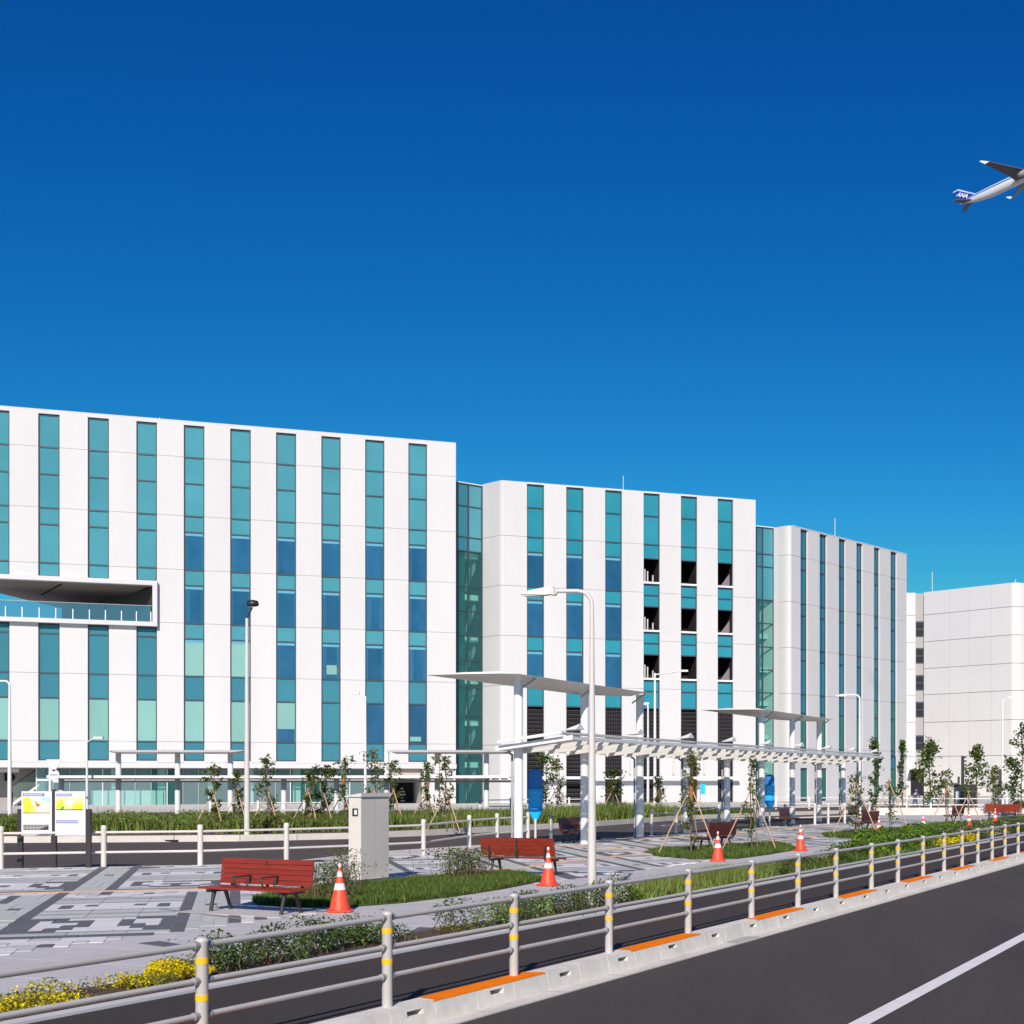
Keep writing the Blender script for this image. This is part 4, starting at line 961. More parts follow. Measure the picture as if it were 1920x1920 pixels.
# ------------------------------------------------------------------ map boards
mp = empty('map_board', (0, 0, 0), 0, 'pair of white map panels between three black posts at the left', 'sign board')
YM = 34.1
def MPp(px, py, d=0): return (PX(px, YM), YM+d, ZY(py, YM))
for p in (38, 101, 166):
    c = MPp(p, 1517); MB().box(c[0]-.055, YM-.03, 0, c[0]+.055, YM+.05, c[2]).build('post', dkmetal, mp)
c0 = MPp(101, 1480); MB().box(c0[0]-.035, YM, ZY(1517, YM), c0[0]+.035, YM+.03, c0[2]).build('post_extension', dkmetal, mp)
bw = mat('board_white', (.64, .63, .64), .5); bblue = mat('board_blue', (.10, .16, .48), .5); byel = mat('board_yellow', (.72, .70, .03), .5); bgreen = mat('board_green', (.03, .42, .06), .5)
bcream = mat('board_cream', (.80, .70, .52), .5); bsky = mat('board_sky', (.35, .60, .80), .5); bred = mat('board_red', (.62, .08, .04), .5); bpy_ = mat('board_pale_yellow', (.80, .82, .25), .5); bblack = mat('board_black', (.03, .03, .03), .5)
def rect(px0, py0, px1, py1, d, m_, parent, name='print', th=.002):
    a = MPp(px0, py0); c = MPp(px1, py1); return MB().box(a[0], YM-.035-d, c[2], c[0], YM-.035-d+th, a[2]).build(name, m_, parent)
def polyp(pts, d, m_, parent, name='print'):
    v = [(MPp(a, c)[0], YM-.035-d, MPp(a, c)[2]) for a, c in pts]; b = MB(); b.add(v, [tuple(range(len(v)))]); return b.build(name, m_, parent)
for (a, c) in ((41.5, 98.5), (104.5, 161.5)):
    q0 = MPp(a, 1483.5); q1 = MPp(c, 1566.5); pn = MB().box(q0[0], YM-.033, q1[2], q1[0], YM-.003, q0[2]).build('panel', bw, mp)
    if a < 50: pn1 = pn
    else: pn2 = pn
rect(44.5, 1487.5, 84.5, 1492.5, .002, bblue, pn1); rect(44.5, 1495, 95, 1523.5, .002, bcream, pn1, 'map_print')
polyp([(45, 1495), (58, 1495), (60, 1507), (68, 1517), (66, 1523.3), (45, 1523.3)], .004, byel, pn1); polyp([(72, 1495.2), (95, 1495.2), (95, 1505), (86, 1502)], .004, bsky, pn1)
polyp([(66, 1500), (72, 1507), (78, 1509), (73, 1513), (70, 1511)], .0045, bred, pn1); polyp([(74, 1513), (84, 1512), (80, 1519), (73, 1520)], .0045, mat('board_grey', (.6, .62, .68), .5), pn1); polyp([(60, 1518), (66, 1517), (72, 1523.3), (56, 1523.3)], .0046, bpy_, pn1)
rect(44.5, 1523.5, 95, 1524.6, .003, dkmetal, pn1); rect(45.5, 1546.5, 92.5, 1556, .002, bblack, pn1)
for i in range(11): rect(46.5+i*3.2, 1488.7, 48.6+i*3.2, 1491.3, .004, bw, pn1, 'lettering'); 
for r_ in range(3):
    for i in range(14-r_*2): rect(47+i*3.1, 1548+r_*2.7, 49+i*3.1+(i % 2)*.6, 1549.3+r_*2.7, .004, bw, pn1, 'lettering')
rect(107, 1488.2, 136, 1493, .002, bblue, pn2); rect(107, 1495.3, 157, 1517.5, .002, bpy_, pn2, 'map_print'); rect(107, 1517.4, 157, 1518.8, .003, dkmetal, pn2)
polyp([(107, 1505), (118, 1500), (122, 1509), (114, 1517.3), (107, 1517.3)], .004, byel, pn2); polyp([(135, 1517.3), (140, 1508), (157, 1506), (157, 1517.3)], .004, byel, pn2)
polyp([(114, 1517.3), (118, 1512), (123, 1511.5), (120.5, 1517.3)], .0045, bgreen, pn2); polyp([(123, 1499), (150, 1496), (141, 1502), (130, 1511), (124, 1508)], .0042, mat('board_pale', (.85, .85, .62), .5), pn2); polyp([(130, 1509), (134, 1505), (138, 1507), (133, 1512)], .0046, mat('board_pink', (.85, .66, .62), .5), pn2)
rect(107, 1538, 147, 1543.3, .002, bblue, pn2)
for i in range(8): rect(108.5+i*3.4, 1489.4, 110.7+i*3.4, 1491.9, .004, bw, pn2, 'lettering')
for i in range(10): rect(109+i*3.8, 1539.4, 111.4+i*3.8, 1541.9, .004, bw, pn2, 'lettering')

# ------------------------------------------------------------------ road sign (triangle over disc) on a white pole
YS = 36.5; rs = empty('road_sign', (PX(92.5, YS), YS, 0), 0, 'white road sign pole with inverted triangle above a round sign, behind the map boards', 'road sign')
YS2 = 60.0
rs.location = (PX(94, YS2), YS2, 0)
MB().lathe([(.055, 0), (.055, ZY(1424, YS2))], 10).build('pole', wmetal, rs)
tz = ZY(1424, YS2); bz = ZY(1446, YS2); hw = .31
MB().hexa([(.0, -.09, tz), (.04+hw*1.15, -.09, tz), (.04+hw*1.15, -.07, tz), (0, -.07, tz), (0, -.09, tz), (0, 0, 0), (0, 0, 0), (0, 0, 0)]) if False else None
b = MB(); cxs = .19
v = [(cxs-hw, -.09, tz), (cxs+hw, -.09, tz), (cxs+.05, -.09, bz), (cxs-.05, -.09, bz)]; v2 = [(a, -.065, c) for a, _, c in v]
b.add(v+v2, [(0, 3, 2, 1), (4, 5, 6, 7), (0, 1, 5, 4), (1, 2, 6, 5), (2, 3, 7, 6), (3, 0, 4, 7)]); b.build('triangle_plate', wmetal, rs)
dz = ZY(1453, YS2); b = MB(); n = 20; vv = [(cxs+.27*math.cos(2*math.pi*k/n), -.09, dz+.19*1.0*math.sin(2*math.pi*k/n)) for k in range(n)]; vv2 = [(a, -.065, c) for a, _, c in vv]
vv = [(cxs+.22*math.cos(2*math.pi*k/n), -.09, dz+.22*math.sin(2*math.pi*k/n)) for k in range(n)]; vv2 = [(a, -.065, c) for a, _, c in vv]
b.add(vv+vv2, [tuple(range(n)), tuple(range(n, 2*n))[::-1]]+[(k, n+k, n+(k+1) % n, (k+1) % n) for k in range(n)]); b.build('round_plate', wmetal, rs)
MB().box(cxs-.14, -.096, dz-.02, cxs+.14, -.091, dz+.03).build('sign_bar', galv, rs)
for z_ in (tz-.1, dz): MB().box(-.02, -.07, z_-.02, cxs+.1, .0, z_+.02).build('bracket', galv, rs)

# ------------------------------------------------------------------ blue covered bus stop signs
def blue_sign(px, base, top, bot, w, label, split):
    Y = H*F/(base-HZ); x = PX(px, Y); o = empty('covered_bus_stop_sign', (x, Y, .01), 0, label, 'covered sign', 'bus stop signs wrapped in blue plastic')
    zt2, zb2 = ZY(top, Y), ZY(bot, Y); W = w*Y/F/2
    MB().lathe([(.04, 0), (.04, zb2+.1)], 10).build('pole', gmetal, o)
    prof = [(.05, zb2), (W*.35, zb2+.10), (W*.8, zb2+.28), (W, zb2+.42), (W*.97, zb2+.8), (W, zt2-.9), (W*.98, zt2-.2), (W*.85, zt2-.08), (W*.55, zt2-.015), (W*.1, zt2)]
    zs_ = split
    def ring(r, z, k=14): return [(r*math.cos(2*math.pi*j/k)*(1+.02*math.sin(j*5+z*9)), .35*r*math.sin(2*math.pi*j/k)*(1+.1*math.sin(j*3+z*7)), z) for j in range(k)]
    for (za, zb_, m_, nm) in ((zb2, zt2*split+zb2*(1-split), blue2, 'lower_cover_sunlit_tone'), (zt2*split+zb2*(1-split), zt2, blue1, 'upper_cover_shade_tone')):  # one cover in two blues: canopy shade painted above, sunlit tone below
        b = MB(); b.sm = True; N = 12; vs = []
        for i in range(N+1):
            z = za+(zb_-za)*i/N; r = float(np.interp(z, [p[1] for p in prof], [p[0] for p in prof])); vs += ring(r, z)
        k = 14; b.add(vs, [(i*k+j, i*k+(j+1) % k, (i+1)*k+(j+1) % k, (i+1)*k+j) for i in range(N) for j in range(k)]+[tuple(range(k))[::-1], tuple(N*k+j for j in range(k))]); b.build(nm, m_, o)
    zc_ = zb2+.42; MB().lathe([(W*1.02, 0), (W*1.02, .03)], 14).build('tie_band', blue1, o, (0, 0, zc_))
    o.children[-1].scale = (1, .38, 1)
    for z_ in (zb2+.95, zb2+1.05):
        q = MB().lathe([(W*1.01, 0), (W*1.01, .02)], 14).build('tie_band', mat('pale_blue_tape', (.10, .5, .85), .4), o, (0, 0, z_)); q.scale = (1, .38, 1)
    return o
blue_sign(1004, 1578, 1442, 1542, 27, 'nearer bus stop sign wrapped in blue plastic beside the first canopy column', .62)
blue_sign(1443, 1550, 1452, 1521, 19, 'farther bus stop sign wrapped in blue plastic near the second high roof', .72)

# bollard by the first column
bl = empty('bollard', (*P(1033, 1582), 0), 0, 'thin grey and white bollard post beside the shaded maroon bench', 'bollard')
MB().lathe([(.05, 0), (.05, .35)], 10).build('lower_sleeve', wmetal, bl); MB().lathe([(.052, .35), (.052, .9), (.02, .92)], 10).build('upper_sleeve', galv, bl)

# ------------------------------------------------------------------ grass islands and planting
def turf(name, poly, dens, h, m, label=None, z=.0, base=grass_base, w=.006, lean=.7):
    o = flat(name+'_soil', ccw(poly), z+.03, base, th=.03); o.name = 'grass_bed'
    pts2 = scatter(poly, dens); C = np.zeros((len(pts2), 3)); C[:, :2] = pts2; C[:, 2] = z+.03
    patch = np.sin(C[:, 0]*2.3+1)*np.sin(C[:, 1]*1.7)+.5*np.sin(C[:, 0]*6.1)*np.sin(C[:, 1]*5.3+2)
    keep = patch > -.9; hh = h*(1+.25*patch[keep]); C2 = C[keep]
    g = np_mesh('grass', blades(C2, hh, w, lean), 3, m); tag(g, kind='stuff')
    k2 = RNG.random(len(C2)) < (.10+.16*(patch[keep] > .2)); g2 = np_mesh('grass', blades(C2[k2]+RNG.normal(size=(int(k2.sum()), 3))*(.02, .02, 0), h*1.15, w*1.1, lean), 3, gr_bright if m is gr_blade else lf_olive); tag(g2, kind='stuff')
    k3 = RNG.random(len(C2)) < .03; C3 = C2[k3]+np.array((0, 0, h*.45)); g3 = np_mesh('ground_weeds', leaf_quads(C3, w*2.6, aspect=.6), 4, lf_green); tag(g3, kind='stuff')

    if label: g['label'] = label; g['category'] = 'grass'
    return g
turf('lawn', ISL[1], 2300, .10, gr_blade, 'dark green tufted grass island beside the grey cabinet', w=.008)
turf('lawn', ISL[2], 1100, .10, gr_blade, 'green grass island with two staked saplings and a cone', w=.010)
turf('lawn', ISL[3], 500, .10, gr_blade, 'narrow green grass island behind the dense hedge', w=.014)
turf('lawn', ISL[4], 450, .10, gr_blade, 'small oval lawn before the farthest maroon bench', w=.016)
turf('lawn', ISL[5], 300, .10, gr_blade, 'grass patch at the right edge by the red benches', w=.018)
# planting strip along the white kerb
flat('kerb_planting_bed', ccw([TN(5, -10.2), TN(70, -10.2), TN(70, -10.95), TN(5, -10.95)]), .035, soil, th=.03)
def clump_cloud(t0, t1, n0, n1, h, N, rng=RNG, lumps=None, base=0.03, power=.7):
    """leaf centres filling a low uneven hedge between t0..t1, n0..n1"""
    k = lumps or max(3, int((t1-t0)*2.2)); ct = rng.uniform(t0, t1, k); cn_ = rng.uniform(n0+.1, n1-.1, k); ch = h*rng.uniform(.55, 1.15, k); cr = rng.uniform(.18, .36, k)*max(1, h/.45)
    i = rng.integers(0, k, N); d = rng.normal(size=(N, 3)); d /= np.linalg.norm(d, axis=1)[:, None]; r = rng.random(N)**.33
    T = ct[i]+d[:, 0]*r*cr[i]; Nn = cn_[i]+d[:, 1]*r*np.minimum(cr[i], (n1-n0)*.6); Z = base+ch[i]*(.5+.5*d[:, 2]*r)
    Z = np.maximum(Z, base+.01)
    return np.stack([T*G[0]+Nn*NN[0], T*G[1]+Nn*NN[1], Z], 1)
def twigs(C, parent, m=bark, n=60, r=.004, rng=RNG, base=.03, name='stem', k=4):
    b = MB(); idx = rng.integers(0, len(C), n)
    for i in idx:
        p = C[i]; q = np.array((p[0]+rng.normal()*.08, p[1]+rng.normal()*.08, base)); b.tube([q, (p+q)/2+rng.normal(size=3)*.02, p], [r*1.5, r, r*.5], k, caps=False)
    o = b.build(name, m, parent); o['kind'] = 'stuff'; return o
def shrub(label, t0, t1, n0, n1, h, parts, tw=60, group='low shrubs planted along the white kerb', lumps=None):
    o = empty('shrub', TN((t0+t1)/2, (n0+n1)/2, 0), 0, label, 'shrub', group); loc = np.array(o.location)
    allC = None
    for (m_, N, size, asp) in parts:
        C = clump_cloud(t0, t1, n0, n1, h, N, lumps=lumps); V = leaf_quads(C-loc, size, aspect=asp); g = np_mesh('foliage', V, 4, m_, o); g['kind'] = 'stuff'; allC = C if allC is None else allC
    if tw: twigs(allC-loc, o, n=tw)
    return o
shrub('bright yellow low shrubs at the bottom left along the kerb', 6.5, 11.2, -10.95, -10.25, .17, [(lf_yellow, 11000, .015, .6), (lf_olive, 3500, .018, .5)], 40, lumps=34)
shrub('yellow shrub clump just right of the nearest guard rail post', 11.2, 12.9, -10.9, -10.25, .20, [(lf_yellow, 5200, .016, .6), (lf_olive, 2200, .018, .5)], 30)
shrub('loose leafy green shrub with thin stems right of the yellow clump', 12.1, 15.4, -10.95, -10.25, .42, [(lf_dark, 3600, .022, .5), (lf_green, 2600, .022, .5), (lf_bright, 500, .02, .5)], 160)
shrub('small sprig of low weeds between the two larger kerb shrubs', 15.6, 17.2, -10.8, -10.3, .10, [(lf_olive, 700, .02, .4), (lf_brown, 300, .02, .4)], 20)
shrub('white-flowered shrub between guard rail posts in the picture middle', 17.1, 19.8, -10.95, -10.2, .40, [(lf_green, 3500, .022, .5), (lf_white, 1700, .018, .6), (lf_bright, 1000, .022, .5)], 110)
shrub('white-flowered shrub around the foot of the tall lamp post', 19.5, 22.3, -10.95, -10.2, .42, [(lf_dark, 3000, .022, .5), (lf_white, 1900, .018, .6), (lf_bright, 800, .022, .5)], 110)
shrub('olive shrub at the tip of the second grass island', 27.5, 33.8, -11.2, -10.3, .30, [(lf_olive, 5500, .03, .45), (lf_green, 4500, .03, .45)], 80)
shrub('dense rounded bright green hedge right behind the guard rail', 35.4, 42.5, -11.4, -10.4, .50, [(lf_bright, 9000, .042, .6), (lf_green, 6000, .042, .6)], 0, lumps=30)
shrub('rear half of the dense rounded hedge, between two small cones', 42.0, 49.5, -13.1, -11.0, .50, [(lf_bright, 8000, .05, .6), (lf_green, 5000, .05, .6)], 0, lumps=30)
shrub('low yellow-green shrubs right of the dense rounded hedge', 42.5, 47.5, -11.4, -10.3, .30, [(lf_yellow, 2600, .035, .5), (lf_bright, 4200, .035, .5)], 0)
shrub('loose olive shrubs behind the farthest guard rail posts', 48, 60, -11.6, -10.4, .5, [(lf_green, 6000, .04, .5), (lf_white, 1400, .03, .5), (lf_brown, 900, .04, .5)], 50)
g = turf('verge', [TN(22.3, -10.2)[:2], TN(28.5, -10.2)[:2], TN(28.5, -11.0)[:2], TN(22.3, -11.0)[:2]], 1500, .26, gr_bright, 'bright green long grass strip behind the guard rail in the middle', w=.012)
g = turf('verge', [TN(28.5, -10.2)[:2], TN(42, -10.2)[:2], TN(42, -10.9)[:2], TN(28.5, -10.9)[:2]], 500, .16, gr_blade, 'green verge grass under the rounded hedge', w=.014)
def bush(px, py, label, h, rad, parts, tw, group='loose shrubs on the grass islands'):
    x, y = P(px, py); o = empty('shrub', (x, y, .03), 0, label, 'shrub', group)
    allC = None
    for (m_, N, size, asp) in parts:
        C = RNG.normal(size=(N, 3))*np.array((rad, rad*.6, 0)); C[:, 2] = h*RNG.random(N)**.8; C[:, :2] *= (.5+.7*(C[:, 2:3]/h)); V = leaf_quads(C, size, aspect=asp)
        g = np_mesh('foliage', V, 4, m_, o); g['kind'] = 'stuff'; allC = C if allC is None else allC
    twigs(allC, o, n=tw, base=0, r=.005); return o
bush(622, 1693, 'wispy tall green shrub between the nearest bench and the cabinet', .62, .28, [(lf_green, 1000, .03, .35), (lf_olive, 600, .03, .35)], 60)
bush(645, 1672, 'sparse twiggy shrub at the left foot of the grey cabinet', .75, .16, [(lf_olive, 420, .028, .4), (lf_dark, 200, .028, .4)], 40)
bush(860, 1651, 'thin brownish shrub left of the bench seen from behind', .62, .30, [(lf_dark, 500, .032, .45), (lf_brown, 350, .03, .45), (lf_bright, 200, .03, .45)], 60)
bush(882, 1648, 'pale green leafy shrub touching the left end of the second red bench', .55, .18, [(lf_bright, 300, .032, .45), (lf_olive, 300, .03, .45)], 30)

# far hedge band (tall grass and shrubs) beyond the far road
def hedge_far(label, pts, depth, h, parts, name='hedge', group='planting beyond the far road'):
    a = np.array(P(*pts[0], .1)); c = np.array(P(*pts[1], .1)); d = c-a; L = np.linalg.norm(d); d /= L; n_ = np.array((-d[1], d[0]))
    o = empty(name, (float(a[0]), float(a[1]), .1), 0, label, 'hedge', group)
    for (m_, N, size, asp, kind) in parts:
        s = RNG.random(N)*L; q = RNG.random(N)*depth; hz_ = h*(.62+.28*np.sin(s*.9+q*.7)*np.sin(s*.37+1)+.45*RNG.random(N)**2)
        C = np.stack([d[0]*s+n_[0]*q, d[1]*s+n_[1]*q, hz_*RNG.random(N)**.6], 1)
        V = leaf_quads(C, size, aspect=asp, up=.2) if kind == 'l' else blades(np.stack([C[:, 0], C[:, 1], 0*s], 1), hz_, size, .4)
        g = np_mesh('foliage', V, 4 if kind == 'l' else 3, m_, o); g['kind'] = 'stuff'
    return o
hedge_far('green and brown shrub bed left of the map boards beyond the far road', [(-60, 1565), (160, 1564.5)], 9, .55, [(lf_green, 6000, .06, .5, 'l'), (lf_olive, 4500, .06, .4, 'l'), (lf_bright, 2000, .06, .4, 'l'), (lf_brown, 1800, .06, .4, 'l'), (gr_bright, 5000, .03, .4, 'b')])
hedge_far('mixed green shrub bed between the map boards and the tall grey lamp', [(158, 1564.5), (455, 1563)], 9, .55, [(lf_green, 7000, .06, .5, 'l'), (lf_olive, 6000, .06, .4, 'l'), (lf_bright, 4500, .06, .4, 'l'), (lf_brown, 2600, .06, .4, 'l'), (gr_bright, 11000, .03, .4, 'b')])
hedge_far('reddish green shrub bed between the grey lamp and the cabinet', [(455, 1563), (700, 1558)], 9, .48, [(lf_green, 6000, .07, .5, 'l'), (lf_bright, 2500, .07, .5, 'l'), (lf_brown, 4500, .07, .4, 'l'), (gr_bright, 5000, .03, .4, 'b')])
hedge_far('tall bright grass bed behind the cabinet and second bench', [(695, 1558), (1150, 1538)], 8, .52, [(gr_bright, 26000, .03, .4, 'b'), (gr_blade, 12000, .03, .4, 'b'), (lf_olive, 9000, .06, .4, 'l'), (lf_brown, 2500, .06, .4, 'l')])
hedge_far('bright grass bed behind the near canopy columns', [(1150, 1538), (1290, 1529)], 5, .6, [(gr_bright, 9000, .04, .4, 'b'), (gr_blade, 7000, .04, .4, 'b'), (lf_brown, 1000, .08, .4, 'l')])
hedge_far('low green strip before the white louvred building base', [(1290, 1529), (1420, 1524.5)], 4, .35, [(gr_blade, 5000, .04, .4, 'b'), (lf_green, 2500, .07, .5, 'l')])

# ------------------------------------------------------------------ saplings and their stakes
def sapling(label, px, Y, zb, top, w, m_, n=350, size=.06, style='col', stakes=True, lean=0.0, trunk=.018, bare=.25, m2=None, wrapm=False):
    x = PX(px, Y); zt2 = ZY(top, Y); h = zt2-zb; o = empty('sapling', (x, Y, zb), 0, label, 'tree', 'young street trees with thin trunks')
    W = w*Y/F/2
    b = MB(); pts_ = [(0, 0, 0), (lean*h*.3+RNG.normal()*.03, RNG.normal()*.03, h*.4), (lean*h*.6+RNG.normal()*.05, RNG.normal()*.03, h*.72), (lean*h, 0, h*.97)]
    b.tube(pts_, [trunk, trunk*.8, trunk*.6, trunk*.25], 7); b.build('trunk', bark, o)
    if wrapm: MB().lathe([(trunk*2.2, h*.45), (trunk*2.5, h*.75)], 8).build('trunk_wrap', wrap, o)
    br = MB(); nb = 16; ends = []
    for k in range(nb):
        f = bare+(1-bare)*(k+.5)/nb; a = RNG.random()*6.28; base_ = np.array((lean*h*f, 0, h*f*.97))
        if style == 'cone': R_ = W*(1.05-f)*1.5*(.7+.5*RNG.random())
        elif style == 'round': R_ = W*math.sin(min(1, (f-bare)/(1-bare))*3.0+.12)*(.7+.5*RNG.random())
        else: R_ = W*(.55+.6*RNG.random())
        e = base_+np.array((math.cos(a)*R_, math.sin(a)*R_*.8, .14*h*RNG.random()+.05)); e[2] = min(e[2], h)
        mid = (base_+e)/2+np.array((0, 0, .03)); br.tube([base_, mid, e], [trunk*.4, trunk*.28, trunk*.12], 5, caps=False); ends.append((base_, e))
    br.build('branch', bark, o)['kind'] = 'stuff'
    i = RNG.integers(0, nb, n); f = RNG.random(n)**.6; E = np.array([e[1] for e in ends]); S_ = np.array([e[0] for e in ends])
    clump = (RNG.random(n)[:, None] < .75)
    C = S_[i]+(E[i]-S_[i])*f[:, None]+RNG.normal(size=(n, 3))*np.array((W*.14, W*.14, W*.14+.02))
    top_ = RNG.random(n) < .12; C[top_] = np.array((lean*h, 0, h*.94))+RNG.normal(size=(int(top_.sum()), 3))*np.array((W*.15, W*.15, h*.05))
    g = np_mesh('foliage', leaf_quads(C, size, aspect=.55), 4, m_, o); g['kind'] = 'stuff'
    if m2: g = np_mesh('foliage', leaf_quads(C[::3]+RNG.normal(size=C[::3].shape)*.05, size, aspect=.55), 4, m2, o); g['kind'] = 'stuff'
    if stakes:
        s = empty('tree_stakes', (x, Y, zb), 0, 'pale bamboo stakes propping the '+label.split(',')[0], 'tree stakes', 'bamboo tripods holding young trees')
        hs = stakes if isinstance(stakes, float) else .62*h; sp = min(.95, .48*hs)
        for a in (R(200), R(320), R(80)):
            c_, s_ = math.cos(a)*sp, math.sin(a)*sp; MB().tube([(c_, s_, -.02), (-c_*.08, -s_*.08, hs)], .017 if Y < 50 else .022, 6).build('stake', bamboo, s)
        MB().lathe([(.035, 0), (.035, .12)], 8).build('tie', wrap, s, (0, 0, hs*.93))
    return o
# on the second island (near) and beyond
sapling('slim leafy sapling left of the maroon bench, on the second grass island', 1296, 39.8, .03, 1412, 46, lf_olive, 700, .045, 'col', 1.95, 0, .028, .05, lf_green, wrapm=True)
sapling('sparse sapling right of the maroon bench, on the second grass island', 1410, 42.0, .03, 1428, 42, lf_green, 330, .05, 'col', 1.9, 0, .022, .1, lf_dark)
sapling('sparse sapling before the white canopy end, third grass island', 1606, 54.0, .03, 1456, 36, lf_dark, 330, .055, 'col', 2.0, 0, .024, .1, lf_green)
sapling('small sapling right of the canopy end, third grass island', 1668, 60.0, .03, 1470, 30, lf_green, 230, .06, 'col', 2.0, 0, .024, .1)
sapling('tall slim tree before the last window strips of the third block', 1642, 82.0, .0, 1387, 38, lf_green, 520, .10, 'col', False, 0, .04, .1, lf_dark)
sapling('thin tree just left of the dark entrance', 1692, 88.0, .0, 1391, 30, lf_green, 420, .11, 'cone', 1.5, 0, .04, .2, lf_dark)
sapling('full conical tree before the pale panelled building', 1745, 92.0, .0, 1392, 74, lf_green, 1000, .12, 'cone', 2.0, -.02, .05, .12, lf_olive)
sapling('broad tree behind the dark bus shelter poster', 1832, 94.0, .0, 1401, 66, lf_green, 620, .12, 'cone', False, 0, .05, .3, lf_olive)
sapling('staked sapling beside the farthest maroon bench', 1816, 66.0, .03, 1474, 20, lf_olive, 60, .05, 'col', 1.5, 0, .03, .3)
sapling('staked sapling on the far oval lawn, left of the farthest bench', 1776, 68.0, .03, 1455, 22, lf_olive, 90, .06, 'col', 1.75, 0, .03, .3)
sapling('open-branched tree at the right picture edge, upper dark leaves', 1914, 80.0, .0, 1362, 60, lf_dark, 500, .10, 'col', False, .02, .04, .25, lf_green)
sapling('lower bushy sapling near the right picture edge', 1866, 84.0, .0, 1440, 40, lf_olive, 480, .10, 'col', False, 0, .03, .05, lf_white)
sapling('leafy sapling behind the right red bench', 1902, 82.0, .0, 1425, 44, lf_green, 520, .10, 'col', False, 0, .03, .05, lf_olive)
far_trees = [(400, 1438, 30, 'first sapling right of the lobby counter'), (446, 1450, 26, 'sapling just left of the tall grey lamp'), (503, 1422, 40, 'leafy sapling right of the tall grey lamp'),
 (578, 1448, 30, 'thin sapling between two walkway columns'), (606, 1440, 42, 'dark bushy sapling before the lobby glass'), (644, 1424, 34, 'sapling behind the left edge of the grey cabinet'),
 (702, 1408, 48, 'tallest sapling above the grey cabinet'), (738, 1428, 36, 'sapling right of the grey cabinet'), (800, 1432, 34, 'sapling before the dark entrance'), (838, 1418, 42, 'sapling before the white end wall')]
for i, (px, tp, w, lab) in enumerate(far_trees):
    sapling(lab, px, 55+(i*37 % 9), .1, tp, w, (lf_olive, lf_green, lf_green)[i % 3] if i != 4 else lf_dark, 330 if i != 4 else 700, .07, 'col', 1.6, RNG.normal()*.02, .03, .18, (lf_green, lf_olive, lf_olive)[i % 3], wrapm=(i in (5, 8)))
sapling('dark sapling behind the nearer blue-covered sign', 1024, 76.0, .1, 1412, 44, lf_green, 420, .09, 'col', False, 0, .035, .15, lf_dark)
sapling('slender pale sapling right of the nearer blue-covered sign', 1046, 78.0, .1, 1424, 34, lf_olive, 330, .08, 'col', 1.8, 0, .03, .15, lf_green)
sapling('bushy sapling between the second and third canopy columns', 1150, 80.0, .1, 1446, 40, lf_dark, 450, .09, 'col', 1.6, .02, .035, .12, lf_olive)
sapling('young tree beyond the road, between the lamps and the white wall', 1238, 86.0, .1, 1458, 26, lf_dark, 220, .09, 'col', 1.6, 0, .035, .15, lf_olive)

# ------------------------------------------------------------------ white fence at the building forecourt
def wfence(label, pts_, h=.95, post=2.2):
    o = empty('white_fence', (0, 0, 0), 0, label, 'fence')
    for (a, c) in zip(pts_, pts_[1:]):
        a, c = np.array(a), np.array(c); L = np.linalg.norm(c-a); k = max(1, round(L/post))
        for i in range(k+1):
            q = a+(c-a)*i/k; MB().box(q[0]-.05, q[1]-.05, .0, q[0]+.05, q[1]+.05, h).build('post', wmetal, o)
        for z in (h-.12, h-.5): MB().tube([(*a, z), (*c, z)], .035, 6).build('rail', wmetal, o)
    return o
wfence('white two-rail fence behind the left shrub beds', [(PX(395, 76), 76), (PX(655, 79), 79)])
wfence('white two-rail fence before the white end walls', [(PX(900, 88), 88), (PX(1120, 93), 93)])
wfence('white two-rail fence in front of the third block', [(PX(1455, 98), 98), (PX(1700, 100), 100)])
wfence('white two-rail fence before the pale panelled building', [(PX(1675, 92), 92), (PX(1960, 90), 90)], 1.0)
wb = MB(); o = empty('low_wall', (0, 0, 0), 0, 'long low pale wall below the far white fence at right', 'wall')
MB().box(PX(1640, 86), 86, 0, PX(1990, 86), 86.3, .42).build('wall_body', conc_l, o)

# things in front of building D
wbd = empty('white_board', (0, 0, 0), 0, 'pair of blank white boards behind the far white fence', 'sign board')
for a, c in ((1733, 1747.5), (1749.5, 1763.5)):
    MB().box(PX(a, 95), 95, ZY(1510, 95), PX(c, 95), 95.05, ZY(1484.5, 95)).build('panel', bw, wbd)
for p in (1748.5, 1765, 1732): MB().box(PX(p, 95)-.03, 95.06, 0, PX(p, 95)+.03, 95.12, ZY(1486, 95)).build('post', dkmetal, wbd)
ks_ = empty('bus_shelter', (0, 0, 0), 0, 'small black framed kiosk with pale poster and curved roof at far right', 'kiosk')
YK = 99.0; kx = lambda p: PX(p, YK); kz = lambda p: ZY(p, YK)
bk_ = mat('kiosk_black', (.015, .02, .025), .35)
MB().box(kx(1800), YK, 0, kx(1832.5), YK+.3, kz(1471)).build('kiosk_case', bk_, ks_); MB().box(kx(1801.5), YK-.02, kz(1485.5), kx(1831.5), YK-.001, kz(1472.5)).build('poster', mat('poster_pale', (.5, .66, .72), .4, var=.45, scale=6), ks_)
MB().lathe([(.11, 0), (.11, .02)], 14).build('clock_face', bw, ks_, (kx(1806), YK-.03, kz(1489))); ks_.children[-1].rotation_euler = (R(90), 0, 0)
for i in range(3): MB().box(kx(1808+i*5), YK-.02, kz(1501), kx(1811+i*5), YK-.001, kz(1497)).build('lettering', gmetal, ks_)
MB().box(kx(1791), YK+.5, 0, kx(1799), YK+.8, kz(1471)).build('side_panel', bk_, ks_); MB().box(kx(1793.5), YK+.45, 0, kx(1798.5), YK+.48, kz(1484)).build('side_poster', mat('poster_grey', (.4, .5, .52), .5, var=.3, scale=5), ks_)
